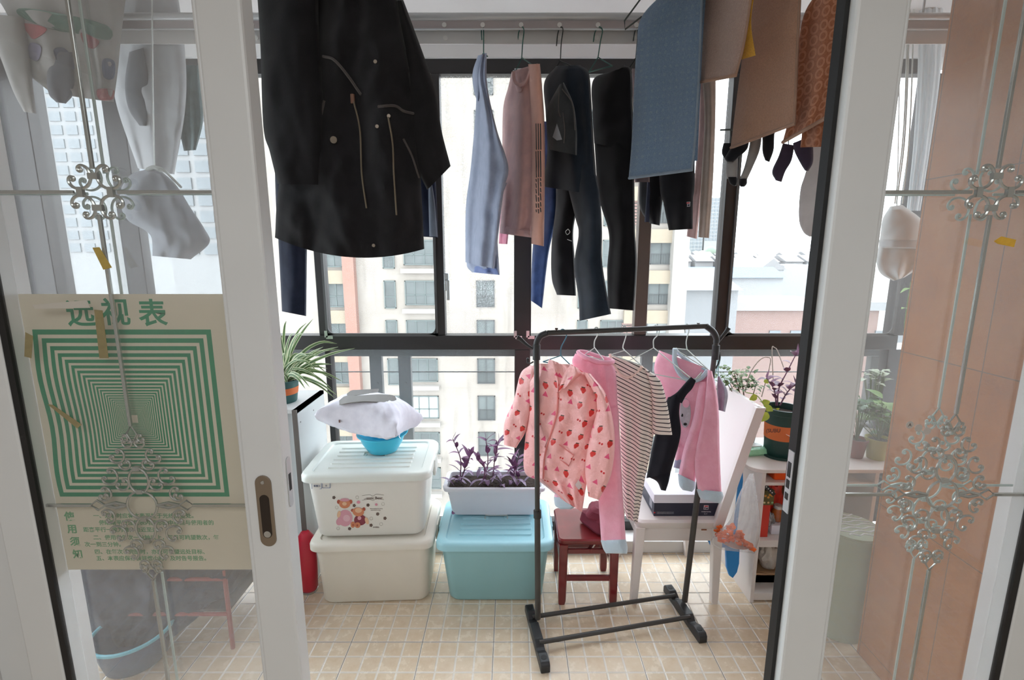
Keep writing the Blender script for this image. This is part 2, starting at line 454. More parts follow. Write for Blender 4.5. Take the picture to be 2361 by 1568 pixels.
def door(name, x0, x1, g0, g1, inner_x, label, side):
    """x0..x1 whole panel, g0..g1 glass; side -1 left door, +1 right door"""
    D = thing(name, ((x0+x1)/2, 1.02, 0), label, kind='structure')
    b = NB(); y0, y1 = 1.0, 1.05
    zt, zbm = 2.36, .02
    bx(b, x0, g0, y0, y1, zbm, zt); bx(b, g1, x1, y0, y1, zbm, zt); bx(b, g0, g1, y0, y1, zbm, .16); bx(b, g0, g1, y0, y1, zt-.1, zt)
    obj('frame', b, M_white_frame, D, smooth=False, bevel=.006)
    b = NB()   # glazing bead
    for a, c, s_ in ((g0, g0+(.013 if side < 0 else .008), 1), (g1-(.008 if side < 0 else .013), g1, -1)): bx(b, a, c, y0+.006, y1-.006, .16, zt-.1)
    bx(b, g0, g1, y0+.006, y1-.006, .16, .17)
    obj('glazing_bead', b, M_white_frame, D, smooth=False, bevel=.003)
    go = g0 if side < 0 else g1
    b = NB(); bx(b, min(go, go-side*.014), max(go, go-side*.014), y0+.002, y0+.012, .16, zt-.1)
    obj('rubber_gasket', b, M_black, D, smooth=False)
    obj('glass_pane', bx(NB(), g0, g1, 1.008, 1.010, .16, zt-.1), M_glass_door, D, smooth=False)
    obj('rear_glass_pane', bx(NB(), g0, g1, 1.042, 1.044, .16, zt-.1), M_glass_back, D, smooth=False)
    # leaded lines and scrolls between the panes
    xc = (-.845 if side < 0 else .972); yc = 1.02 if side < 0 else 1.013
    zf = at(1180, 443, yc).z; zo = at(1180, 1165 if side < 0 else 1140, yc).z
    b = NB(); hw = .0022
    def seg(xa, xb, za, zb): bx(b, xa, xb, yc-.003, yc+.003, za, zb)
    seg(xc-.0035, xc+.0035, zf+.045, 2.26); seg(xc-.0035, xc+.0035, zo+.19, zf-.045); seg(xc-.0035, xc+.0035, .16, zo-.19)
    for zz, q in ((zf, .045), (zo, .115)):
        seg(g0, xc-q, zz-.0035, zz+.0035); seg(xc+q, g1, zz-.0035, zz+.0035)
    obj('leaded_bars', b, M_chrome, D, smooth=False, bevel=.001)
    b = NB(); yk = 1.0465 if side < 0 else 1.055  # second grille, added as solid bars and scrolls for the reflected double image
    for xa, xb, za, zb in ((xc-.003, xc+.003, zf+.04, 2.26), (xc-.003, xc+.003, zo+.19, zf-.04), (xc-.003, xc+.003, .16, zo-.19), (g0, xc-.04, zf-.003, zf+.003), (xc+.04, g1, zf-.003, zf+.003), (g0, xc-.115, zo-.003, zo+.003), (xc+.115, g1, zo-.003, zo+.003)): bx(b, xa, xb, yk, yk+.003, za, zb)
    obj('bars_reflection', b, M_reflection, D, smooth=False, bevel=.001)
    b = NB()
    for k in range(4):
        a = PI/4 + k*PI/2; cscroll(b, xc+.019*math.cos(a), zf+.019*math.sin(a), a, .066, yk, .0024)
    obj('flower_scroll_reflection', b, M_reflection, D)
    b = NB(); r = .0030
    for k in range(4):
        a = PI/4 + k*PI/2
        cscroll(b, xc+.019*math.cos(a), zf+.019*math.sin(a), a, .066, yc, r)
        a = k*PI/2
        x_, z_ = xc+.031*math.cos(a), zf+.031*math.sin(a)
        bx(b, x_-(.006 if k % 2 == 0 else .010), x_+(.006 if k % 2 == 0 else .010), yc-.004, yc+.004, z_-(.010 if k % 2 == 0 else .006), z_+(.010 if k % 2 == 0 else .006))
    obj('flower_scroll', b, M_chrome, D)
    def diamond(b, yq, r):
        ring = lambda cx, cz, rx, rz, n=24: tube(b, [(cx+rx*math.cos(2*PI*i/n), yq, cz+rz*math.sin(2*PI*i/n)) for i in range(n)], r, 6, closed=True)
        ring(xc, zo, .034, .034)
        for s_ in (1, -1):
            ring(xc, zo+s_*.060, .022, .030)
            dz = lambda u: zo + s_*u
            tube(b, [(xc, yq, dz(.19)), (xc-.012, yq, dz(.172)), (xc, yq, dz(.152)), (xc+.012, yq, dz(.172))], r, 6, closed=True)
            for q in (1, -1):
                cscroll(b, xc+q*.030, dz(.108), PI/2*s_ - q*s_*PI/4.2, .046, yq, r*.9)
                cscroll(b, xc+q*.050, dz(.060), (0 if q > 0 else PI) + q*s_*PI/5, .052, yq, r*.9)
                cscroll(b, xc+q*.068, dz(.022), (0 if q > 0 else PI) + q*s_*PI/8, .044, yq, r*.9)
                cscroll(b, xc+q*.014, dz(.140), PI/2*s_, .028, yq, r*.9)
                cscroll(b, xc+q*.022, dz(.088), (0 if q > 0 else PI) + q*s_*PI/2.6, .034, yq, r*.9)
                cscroll(b, xc+q*.082, dz(.012), (0 if q > 0 else PI) + q*s_*PI/2.4, .026, yq, r*.9)
                cscroll(b, xc+q*.012, dz(.158), PI/2*s_ - q*s_*PI/3, .022, yq, r*.9)
                cscroll(b, xc+q*.030, dz(.040), (0 if q > 0 else PI) + q*s_*PI/3.2, .040, yq, r*.9)
        for q in (1, -1):
            tube(b, [(xc+q*.118, yq, zo), (xc+q*.102, yq, zo+.012), (xc+q*.084, yq, zo), (xc+q*.102, yq, zo-.012)], r, 6, closed=True)
            tube(b, [(xc+q*.034, yq, zo), (xc+q*.060, yq, zo+.006), (xc+q*.084, yq, zo)], r*1.3, 6)
            tube(b, [(xc+q*.034, yq, zo), (xc+q*.060, yq, zo-.006), (xc+q*.084, yq, zo)], r*1.3, 6)
        for dx_, dz_ in ((0, .034), (0, -.034), (0, .09), (0, -.09)):
            bx(b, xc-.007, xc+.007, yq-.004, yq+.004, zo+dz_-.005, zo+dz_+.005)
        return b
    obj('diamond_scroll', diamond(NB(), yc, .0027), M_chrome, D)
    if side > 0: obj('diamond_scroll_reflection', diamond(NB(), yk, .0024), M_reflection, D)
    return D
gl0, gl1 = -1.076, -.595
DL = door('door_1', -1.16, -.507, gl0, gl1, -.507, 'white framed sliding glass door on the left, pushed open', -1)
gr0, gr1 = .742, 1.176
DR = door('door_2', .645, 1.30, gr0, gr1, .645, 'white framed sliding glass door on the right, pushed open', 1)
# black brush seal on the right door edge
obj('brush_seal', bx(NB(), .636, .646, 1.022, 1.05, .02, 2.36), M_black, DR, smooth=False)
# recessed pull of the left door
b = NB(); p = at(612, 1180, .997)
MM = Matrix.Translation((p.x, 0, p.z)) @ Matrix.Identity(4)
def cap_plate(bm, cx, cz, w_, h_, y0, y1, mi=0, n=10):
    pts = [(cx+w_/2*math.cos(a), y0, cz+h_/2-w_/2+w_/2*math.sin(a)) for a in [PI*i/n for i in range(n+1)]]
    pts += [(cx+w_/2*math.cos(a), y0, cz-h_/2+w_/2+w_/2*math.sin(a)) for a in [PI+PI*i/n for i in range(n+1)]]
    return prism(bm, pts, (0, y1-y0, 0), mi=mi)
cap_plate(b, p.x, p.z, .036, .172, .997, 1.003)
hd = obj('handle_plate', b, M_nickel, DL, smooth=False, bevel=.001)
b = NB(); cap_plate(b, p.x, p.z-.012, .021, .105, .9962, .998)
obj('finger_recess', b, mat('dark_recess', (58, 50, 44), .4, .5), hd, smooth=False)
b = NB(); tube(b, [(p.x, .9955, p.z-.055), (p.x, .998, p.z-.055)], .008, 12); tube(b, [(p.x, .9955, p.z+.07), (p.x, .998, p.z+.07)], .004, 8)
obj('screw', b, M_steel, hd)
b = NB(); p2 = onx(660, 1118, -.5065)
M2 = Matrix.Rotation(PI/2, 4, 'Z')
cap_plate(b, 0, p2.z, .018, .12, 0, .002)
for v in b.verts: v.co = Vector((-.5068+v.co.y*1.0, 1.025+v.co.x, v.co.z))
lk = obj('lock_plate', b, M_alu, DL, smooth=False)
obj('lock_slot', bx(NB(), -.5050, -.5040, 1.020, 1.030, p2.z-.02, p2.z+.02), M_black, lk, smooth=False)
b = NB(); q = onx(1842, 1130, .6355)
bx(b, .6335, .636, 1.024, 1.044, q.z-.075, q.z+.075)
lk = obj('strike_plate', b, M_alu, DR, smooth=False)
b = NB()
for dz, hh in ((.03, .018), (-.005, .010), (-.035, .008)): bx(b, .6325, .634, 1.028, 1.040, q.z+dz-hh, q.z+dz+hh)
obj('strike_hole', b, M_black, lk, smooth=False)
# fixed outer frames beside the panels
obj('door_3', bx(NB(), -1.3, -1.14, 1.055, 1.10, 0, 2.36), M_white_frame, smooth=False, bevel=.006, label='white fixed door frame at the left edge', kind='structure')
obj('door_4', bx(NB(), 1.285, 1.42, 1.055, 1.10, 0, 2.36), M_white_frame, smooth=False, bevel=.006, label='white fixed door frame at the right edge', kind='structure')
obj('trim_3', bx(NB(), -1.3, 1.42, .96, 1.12, 0, .018), M_alu, smooth=False, label='metal floor track of the sliding doors', kind='structure')

# tapes on the glass
def tape(pts, Y, m, label, name='adhesive_tape', t=.0006):
    b = prism(NB(), [at(x, y, Y) for x, y in pts], (0, t, 0))
    return obj(name, b, m, smooth=False, label=label, cat='tape', group='tape scraps on the glass doors')
M_tape = mat('yellow_tape', (190, 165, 88), .55, var=.15, vs=60)
M_tape2 = mat('brown_tape', (150, 138, 100), .6, var=.15, vs=60)
M_tape3 = mat('bright_tape', (226, 178, 62), .55, var=.15, vs=60)
tape([(213, 571), (229, 570), (258, 617), (238, 622)], 1.0068, M_tape, 'short yellowed tape strip on left glass below the flower scroll')
tape([(217, 714), (236, 716), (250, 826), (229, 826)], 1.0068, M_tape2, 'long brownish tape strip over the poster title')
tape([(109, 932), (122, 934), (188, 979), (178, 988)], 1.0068, M_tape2, 'slanting brownish tape strip on the green rings of the poster')
tape([(58, 766), (76, 775), (72, 826), (56, 822)], 1.0068, M_tape2, 'brownish tape scrap at the top left corner of the green rings')
tape([(2292, 556), (2309, 545), (2343, 553), (2338, 570), (2300, 562)], 1.0068, M_tape3, 'yellow tape scrap on the right glass door')
tape([(75, 703), (200, 692), (208, 710), (80, 712)], 1.0068, mat('torn_white_tape', (205, 200, 190), .6), 'torn whitish tape above the poster title')

# poster
M_paper = mat('poster_paper', (214, 206, 186), .8, var=.03, vs=3, bump=.1, bs=6, bd=.01)
M_green = mat('poster_green', (22, 134, 92), .7, var=.08, vs=14)
YP = 1.0405
P0, P1 = at(20, 678, YP), at(505, 678, YP)
pz1, pz0 = P0.z, at(300, 1313, YP).z
px0, px1 = -1.062, -.597
wav = lambda x, z: .0012*math.sin(z*30)*max(0, 1-(x-px0)/.12)
po = thing('poster', ((px0+px1)/2, YP, pz0), 'cream poster with green nested squares behind the left glass door', 'poster')
b = NB(); n = 20
bx(b, px0, px1, YP-.0006, YP, pz0, pz1)
obj('paper', b, M_paper, po, smooth=False)
zt = at(300, 768, YP).z; zb = at(300, 1152, YP).z
xa, xb = at(73, 770, YP).x, at(487, 765, YP).x
zc_, xc_ = (zt+zb)/2+.008, (xa+xb)/2
hw, hh = (xb-xa)/2, (zt-zb)/2
b = NB(); yy = YP-.0008
sc = 1.0; k = 0
def fr(b, s0, s1):
    # wavy square ring between scales s0 > s1
    N = 14; outer = []; inner = []
    def pts(s):
        out = []
        cz = zc_ - (1-s)*.008
        for (ax, az), (bx_, bz) in (((-1, 1), (1, 1)), ((1, 1), (1, -1)), ((1, -1), (-1, -1)), ((-1, -1), (-1, 1))):
            for i in range(N):
                t = i/N; x = xc_+hw*s*(ax+(bx_-ax)*t); z = cz+hh*s*(az+(bz-az)*t)
                x += .004*math.sin(z*26+1)*max(0, (xc_-x)/hw)
                out.append((x, yy, z))
        return out
    A, B = [b.verts.new(q) for q in pts(s0)], [b.verts.new(q) for q in pts(s1)]
    n = len(A)
    for i in range(n): b.faces.new((A[i], A[(i+1) % n], B[(i+1) % n], B[i]))
while sc > .05:
    fr(b, sc, sc*.945); sc *= .905; k += 1
obj('nested_squares', b, M_green, po, smooth=False)
b = NB()
for ch, px in (('远', 186), ('视', 267), ('表', 352)):
    p = at(px, 726 if px != 267 else 724, YP-.0007)
    text_bm(ch, .062, .0006, .0012, M=upright(p), bm=b)
obj('title', b, M_green, po, smooth=False)
b = NB()
for i, ch in enumerate('使用须知'):
    p = at(160+i*6.5, 1192+i*29, YP-.0007); text_bm(ch, .024, .0005, .0006, M=upright(p), bm=b)
for i, (px, py, s_) in enumerate(((215, 1190, '一、观看时应将本表平放于光线清楚处。'), (228, 1206, '使眼睛平行注视表内图形的中心点与使用者的'), (192, 1222, '距离平行一致为准，由近至远'), (215, 1240, '二、使用者每次一分钟以上，每日可眺望数次，每'), (195, 1256, '次一到三分钟。'), (218, 1273, '四、在每次看完图时，亦应可看望远处目标、'), (222, 1288, '五、本表应保存良好缩小时，及时告号报告。'))):
    p = at(px, py, YP-.0007); text_bm(s_, .0135, .0004, .0002, align='LEFT', M=upright(p), bm=b)
obj('small_text', b, mat('poster_light_green', (96, 158, 112), .7), po, smooth=False)


# ---------------------------------------------------------------- outside
M_ground = mat('city_ground', (190, 190, 186), .9, var=.1, vs=.02)
obj('ground', bx(NB(), -900, 900, 3.2, 1400, -42, -40), M_ground, smooth=False, label='pale hazy ground of the city far below', kind='structure')
def facade_mat():
    t = NT('cream_facade'); p = t.xyz(t.pos())
    nz = t.noise(t.pos(), .35, 5, .6); st = t.noise(t.vec(t.f('MULTIPLY', p[0], 1.6), 0.0, t.f('MULTIPLY', p[2], .22)), 1.0, 4, .6)
    c = t.ramp(nz, [(.3, (196, 184, 170)), (.7, (212, 202, 190))])
    c = t.mix(t.f('MULTIPLY', t.f('MAXIMUM', 0.0, t.f('SUBTRACT', st, .52)), 2.6), c, lin((150, 138, 128)))
    fr = t.f('FRACT', t.f('ADD', t.f('DIVIDE', p[2], 1.45), 100.0))
    t.col(t.mix(t.f('MULTIPLY', t.f('LESS_THAN', fr, .025), .35), c, lin((160, 150, 140)))); t.rough(.9)
    return t.m
M_cream = facade_mat()
M_orange = mat('orange_band', (204, 186, 160), .9, var=.05, vs=.5)
M_coral = mat('coral_column', (200, 148, 130), .9, var=.05, vs=.5)
M_wpane = mat('window_pane_outside', (112, 120, 118), .7, 0, var=.35, vs=.6)
M_wframe = mat('window_frame_outside', (112, 128, 124), .5)
M_wdark = mat('dark_frame_outside', (44, 46, 46), .6)
M_wcream = mat('balcony_slab', (214, 206, 196), .9, var=.1, vs=1)
M_louver = mat('brown_louver', (176, 136, 124), .7)
M_curtain = mat('curtain_outside', (218, 222, 218), .9)
YB = 36.0; ST = 88.2*2.54/F*0+2.86
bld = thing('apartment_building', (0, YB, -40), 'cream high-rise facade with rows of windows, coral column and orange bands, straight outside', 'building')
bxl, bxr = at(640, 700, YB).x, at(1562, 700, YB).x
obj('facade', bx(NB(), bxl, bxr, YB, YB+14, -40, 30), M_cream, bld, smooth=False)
cx0, cx1 = at(797, 650, YB).x, at(823, 650, YB).x
obj('coral_column', bx(NB(), cx0, cx1, YB-.6, YB, -40, 30), M_coral, bld, smooth=False)
cx2, cx3 = at(1547, 650, YB).x, at(1563, 650, YB).x
obj('corner_column', bx(NB(), cx2-.2, cx3+.4, YB-.8, YB, -40, 30), M_wcream, bld, smooth=False)
zw1, zw0 = at(1180, 647, YB).z, at(1180, 708, YB).z    # one storey's windows
storey = at(1180, 647, YB).z - at(1180, 738, YB).z
def window(x0, x1, za, zb, mull, yy=YB, curtain=False, railb=False):
    b = NB(); t = .07
    for a, c, d, e in ((x0, x1, zb-t, zb), (x0, x1, za, za+t), (x0, x0+t, za, zb), (x1-t, x1, za, zb)): bx(b, a, c, yy-.12, yy+.02, d, e)
    for i in range(1, mull+1):
        xx = x0+(x1-x0)*i/(mull+1); bx(b, xx-.03, xx+.03, yy-.10, yy, za, zb)
    zm = za+(zb-za)*.42; bx(b, x0, x1, yy-.10, yy, zm-.03, zm+.03)
    if railb:
        for i in range(9):
            xx = x0+(x1-x0)*(i+.5)/9; bx(b, xx-.015, xx+.015, yy-.16, yy-.13, za, zm)
    f = obj('window', b, M_wdark if railb else M_wframe, bld, smooth=False)
    obj('pane', bx(NB(), x0+t, x1-t, yy-.05, yy-.01, za+t, zb-t), M_curtain if curtain else M_wpane, f, smooth=False)
cols = [(755, 793, 1, .0), (885, 912, 0, .1), (933, 1004, 2, -.15), (1098, 1140, 1, 0), (1333, 1357, 0, .1), (1387, 1442, 2, 0), (1495, 1546, 1, -.2)]
for k in range(-6, 6):
    dz = -k*storey
    for ci, (pa, pb, mull, ex) in enumerate(cols):
        if ci in (0, 6) and k < -4: continue
        xa, xb = at(pa, 650, YB).x, at(pb, 650, YB).x
        za, zb = zw0+dz-ex, zw1+dz
        if zb > 12 and ci != 3: continue
        if za < -18: continue
        window(xa, xb, za, zb, mull, curtain=(ci == 2 and k == 3) or (ci == 6 and k == 1), railb=ci in (3, 6))
    for pa, pb in ((750, 797), (1440, 1470), (1493, 1548)):
        za = zw0+dz-.85
        if za > 12 or za < -18: continue
        xa, xb = at(pa, 650, YB).x, at(pb, 650, YB).x
        obj('orange_band', bx(NB(), xa, xb, YB-.35, YB, za-.35, za+.62), M_orange, bld, smooth=False)
    za = zw0+dz
    if -18 < za < 12:
        xa, xb = at(1437, 650, YB).x, at(1468, 650, YB).x
        b = NB()
        for i in range(8): bx(b, xa, xb, YB-.2, YB, za+.1+i*.22, za+.22+i*.22)
        obj('louver', b, M_louver, bld, smooth=False)
        xa, xb = at(928, 650, YB).x, at(1008, 650, YB).x
        obj('balcony_slab', bx(NB(), xa, xb, YB-.5, YB, za-.42, za-.1), M_wcream, bld, smooth=False)

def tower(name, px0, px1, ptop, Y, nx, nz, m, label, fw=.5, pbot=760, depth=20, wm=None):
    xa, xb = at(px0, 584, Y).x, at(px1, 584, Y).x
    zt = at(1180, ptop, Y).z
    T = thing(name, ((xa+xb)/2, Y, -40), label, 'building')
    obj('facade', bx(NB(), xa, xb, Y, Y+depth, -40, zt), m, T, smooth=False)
    sp_ = (xb-xa)/nx; hz = sp_*fw*2; zbm = at(1180, pbot, Y).z
    nz = min(nz, int((zt-zbm)/hz))
    first = None
    for i in range(nx):
        for j in range(nz):
            cx = xa+sp_*(i+.5); cz = zt-hz*(j+.6)
            if first is None:
                first = obj('window', bx(NB(), cx-sp_*.36, cx+sp_*.36, Y-.25, Y-.02, cz-hz*.34, cz+hz*.34), wm or M_wpane, T, smooth=False)
                o0 = (cx, cz)
            else:
                o = first.copy(); C.objects.link(o); o.location = first.location + Vector((cx-o0[0], 0, cz-o0[1]))
    return T
M_tower = mat('pale_tower', (225, 226, 226), .9)
M_tpane = mat('tower_pane', (170, 180, 186), .4, var=.2, vs=.3)
tower('tower_block', 60, 262, 120, 95, 6, 15, M_tower, 'tall pale tower block with a grid of windows, seen through the left glass door', .42, wm=M_tpane, pbot=700)
tower('tower_block', 296, 640, 200, 62, 8, 10, M_tower, 'wide pale block with large windows, behind the grey pouch in the left glass', .42, wm=M_tpane, pbot=700)
tower('tower_block', 1585, 1618, 530, 330, 4, 7, M_tower, 'small distant tower block left of the right hand mullion, shorter one', .5, wm=M_tpane, pbot=590)
tower('tower_block', 1622, 1662, 455, 330, 5, 12, M_tower, 'small distant tower block left of the right hand mullion, taller one', .5, wm=M_tpane, pbot=590)
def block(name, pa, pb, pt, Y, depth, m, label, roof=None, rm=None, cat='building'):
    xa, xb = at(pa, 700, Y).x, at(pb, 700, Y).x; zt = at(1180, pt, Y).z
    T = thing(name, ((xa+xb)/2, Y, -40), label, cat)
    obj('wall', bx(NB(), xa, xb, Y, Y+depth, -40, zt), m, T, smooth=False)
    if roof:
        b = NB(); o = .02*(xb-xa)
        prism(b, [(xa-o, Y-1, zt), (xa-o, Y+depth+1, zt), (xa-o, Y+depth/2, zt+roof)], (xb-xa+2*o, 0, 0))
        obj('roof', b, rm, T, smooth=False)
    return T
M_hz = mat('hazy_white', (226, 228, 230), .9); M_brick = mat('pale_brick', (206, 172, 162), .9, var=.03, vs=.3)
M_broof = mat('blue_roof', (150, 186, 224), .7); M_groof = mat('grey_roof', (196, 194, 194), .8, var=.1, vs=.3)
M_greywall = mat('ribbed_grey_wall', (196, 198, 200), .8, var=.04, vs=1)
T = block('brick_building', 1700, 2030, 712, 70, 22, M_brick, 'low pink brick building behind the right window opening')
b = NB(); xa, xb = at(1700, 700, 70).x, at(2030, 700, 70).x; zt = at(1180, 712, 70).z
bx(b, xa-.5, xb+.5, 69.3, 70, zt-.2, zt+1.0); obj('parapet', b, M_hz, T, smooth=False)
for i in range(7):
    xx = xa+5+i*3.1; obj('window', bx(NB(), xx, xx+1.6, 69.8, 70.05, zt-5, zt-3.2), M_tpane, T, smooth=False)
block('warehouse', 1556, 1700, 668, 56, 14, M_greywall, 'ribbed grey warehouse wall next to the cream facade', 2.2, M_groof)
block('shed', 1556, 1800, 640, 120, 12, M_hz, 'long low hall with a light blue roof', 2.4, M_broof, 'hall')
T = block('gabled_house', 1745, 1800, 622, 150, 30, M_hz, 'white gabled house with grey roof in the hazy distance')
xa, xb = at(1745, 700, 150).x, at(1800, 700, 150).x; zt = at(1180, 622, 150).z
b = NB(); prism(b, [(xa-.5, 149.5, zt), (xb+.5, 149.5, zt), ((xa+xb)/2, 149.5, zt+3.4)], (0, 31, 0)); obj('roof', b, M_groof, T, smooth=False)
block('office_block', 1800, 1900, 612, 165, 20, M_hz, 'long white office block in the haze beside the gabled house')
rows = random.Random(3)
for i in range(16):
    px = 1545+ (i % 8)*50 + rows.random()*6; Yr = 190 + (i//8)*60
    block('row_house', px, px+40, 606-(i//8)*10-rows.random()*6, Yr, 12, M_groof, 'small pale grey-roofed house among the distant rooftops', 2.5, M_groof, 'house')['group'] = 'distant rooftops'
for px, Yk, h_ in ((1648, 290, 580), (1596, 315, 582)):
    b = NB(); p = at(px, h_, Yk)
    for i in range(14):
        q = Vector((rows.uniform(-9, 9), rows.uniform(-4, 4), rows.uniform(-5, 0))); r_ = rows.uniform(2, 4)
        bmesh.ops.create_icosphere(b, subdivisions=2, radius=r_, matrix=Matrix.Translation(p+q))
    tube(b, [(p.x, p.y, -40), (p.x, p.y, p.z-3)], .6)
    obj('tree', b, leafmat('far_tree', (150, 176, 150), (176, 196, 172)), label='hazy green tree clump before the distant towers, %s' % ('right one' if px > 1620 else 'left one'), cat='tree')

# ---------------------------------------------------------------- cloth
def ribbon(bm, Lp, Rp, P, thick=.03, folds=3, amp=.01, nu=28, nv=40, seed=0, mi=0, hem=.85, top=.85, crease=.006, off=0.0, uvs=1.0, fphase=None, sag=0):
    """cloth tube between two edge lines given on the plane P"""
    rnd = random.Random(seed); ph = rnd.random()*6 if fphase is None else fphase
    A = cr([(x, y, 0) for x, y in Lp], nv); B = cr([(x, y, 0) for x, y in Rp], nv)
    n3 = P.n; uvl = bm.loops.layers.uv.verify()
    fr, bk, uvm = [], [], {}
    mid0 = P((A[0].x+B[0].x)/2, (A[0].y+B[0].y)/2)
    L0 = 0
    for j in range(nv+1):
        v = j/nv; f, k = [], []
        tv = top + (1-top)*min(1, v/.08)
        tv *= 1 if v < .92 else 1 - (1-hem)*(v-.92)/.08
        for i in range(nu+1):
            u = i/nu; x = A[j].x*(1-u)+B[j].x*u; y = A[j].y*(1-u)+B[j].y*u + sag*v**3*4*u*(1-u)
            th = thick*.5*max(0.0, 1-(2*u-1)**2)**.5*tv + .0012
            a = amp*(.35+.65*v)*math.sin(2*PI*folds*u + ph + 1.1*math.sin(2.3*v+ph))*min(1, 6*u, 6*(1-u))
            q = P(x, y); nn = noise.noise(Vector((q.x*9+seed, q.z*7, seed*1.7)))*crease*2 + noise.noise(Vector((q.x*26, q.z*18, seed)))*crease
            f.append(bm.verts.new(P(x, y, off + a + nn + th))); k.append(bm.verts.new(P(x, y, off + a + nn - th)))
        fr.append(f); bk.append(k)
    W = [(P(B[j].x, B[j].y)-P(A[j].x, A[j].y)).length for j in range(nv+1)]
    D = [0.0]
    for j in range(nv): D.append(D[-1]+((P((A[j].x+B[j].x)/2, (A[j].y+B[j].y)/2)-P((A[j+1].x+B[j+1].x)/2, (A[j+1].y+B[j+1].y)/2)).length))
    zz = lambda j, i: (fr[j][i].co.z)
    def face(vs, ij):
        fc = bm.faces.new(vs); fc.material_index = mi
        for lp, (j, i) in zip(fc.loops, ij): lp[uvl].uv = ((i/nu-.5)*W[j]*uvs, (-D[j] + seed*0)*uvs)
    for j in range(nv):
        for i in range(nu):
            idx = ((j, i), (j, i+1), (j+1, i+1), (j+1, i))
            face([fr[a][c] for a, c in idx], idx)
            idx = idx[::-1]; face([bk[a][c] for a, c in idx], idx)
        for i in (0, nu):
            face([fr[j][i], bk[j][i], bk[j+1][i], fr[j+1][i]], ((j, i), (j, i), (j+1, i), (j+1, i)))
    for j in (0, nv):
        for i in range(nu): face([fr[j][i], fr[j][i+1], bk[j][i+1], bk[j][i]], ((j, i), (j, i+1), (j, i+1), (j, i)))
    return bm
class Deco:
    """finds the cloth's surface under a pixel, so that trims lie on it"""
    def __init__(s, o):
        bm = bmesh.new(); bm.from_mesh(o.data); s.off = ORG[o]; s.t = BVHTree.FromBMesh(bm); bm.free()
    def __call__(s, x, y, lift=.002, fb=None):
        d = ray(x, y).normalized(); h = s.t.ray_cast(CAM-s.off, d)
        if h[0] is None: return None
        return h[0]+s.off - d*lift
    def path(s, pts, n=16, lift=.002):
        out = [s(p.x, p.y, lift) for p in cr([(x, y, 0) for x, y in pts], n)]
        return [p for p in out if p is not None]
def wire(bm, pts, P, r, off=0.0, n=None, seg=6):
    q = [P(x, y, off) for x, y in pts]
    if n: q = cr(q, n)
    return tube(bm, q, r, seg)
def hanger(P, hook, sh_l, sh_r, m, label, r=.0022, low=None, group='clothes hangers'):
    """hook: pixels from the rod down to the neck; sh_l, sh_r: shoulder tips"""
    T = thing('clothes_hanger', P(*hook[-1]), label, 'hanger', group)
    obj('hook', wire(NB(), hook, P, r, n=20), m, T)
    b = NB(); nk = hook[-1]; wire(b, [sh_l, nk, sh_r], P, r)
    if low: wire(b, [sh_l] + low + [sh_r], P, r)
    else: wire(b, [sh_l, sh_r], P, r)
    obj('shoulder_wire', b, m, T)
    return T

# ceiling rods
M_wirew = mat('white_wire', (206, 212, 208), .35, .2); M_wireg = mat('teal_wire', (64, 110, 100), .4, .2); M_wired = mat('dark_wire', (70, 76, 74), .4, .4)
YR = 1.95
p = at(1180, 39, YR); pb = at(1180, 68, YR); pc = at(1180, 101, YR+.02)
T = thing('drying_rod', (0, YR, p.z), 'long silver drying rod under the ceiling with a row of white holes', 'clothes rod')
obj('tube', tube(NB(), [(-2.2, YR, p.z), (2.0, YR, p.z)], .0135, 16), M_alu, T)
obj('web', bx(NB(), -2.2, 2.0, YR-.002, YR+.002, pb.z, p.z), M_alu2, T, smooth=False)
obj('lower_bead', tube(NB(), [(-2.2, YR-.003, pb.z), (2.0, YR-.003, pb.z)], .0035, 8), M_alu, T)
obj('back_web', bx(NB(), -2.2, 2.0, YR+.02, YR+.024, pc.z, p.z), M_white_wall, T, smooth=False)
M_dot = mat('white_plastic', (232, 230, 226), .5)
x0 = at(936, 57, YR).x; dx = (at(1467, 57, YR).x-x0)/6
for r_, (py, yy) in enumerate(((57, YR-.004), (87, YR+.018))):
    for i in range(-8, 9):
        xx = x0+dx*i; z_ = at(1180, py, yy).z
        if not (-1.1 < xx < 1.1): continue
        b = NB(); tube(b, [(xx, yy, z_), (xx, yy+.004, z_)], .0085, 12); obj('hook_hole', b, M_dot, T)
for xx in (-1.6, 1.5):
    b = NB(); tube(b, [(xx, YR, p.z), (xx, YR, ZC)], .004, 6); obj('hanging_cable', b, M_steel, T)
T = thing('drying_rod', (0, 1.55, 2.45), 'second silver drying rod nearer the room, above the towels and the parka', 'clothes rod')
obj('tube', tube(NB(), [(-2.2, 1.55, 2.45), (1.35, 1.55, 2.45)], .0135, 12), M_alu, T)
for xx in (-1.6, 1.2): obj('hanging_cable', tube(NB(), [(xx, 1.55, 2.45), (xx, 1.55, ZC)], .004, 6), M_steel, T)
b = NB(); PW = Plane(at(1450, 50, 1.8).x, 1.8, 30)
wire(b, [(1490, -20), (1440, 48), (1441, 68), (1480, 38)], PW, .0028)
obj('towel_wire', b, M_wired, label='bent dark wire end of the towel hanger near the ceiling', cat='hanger')

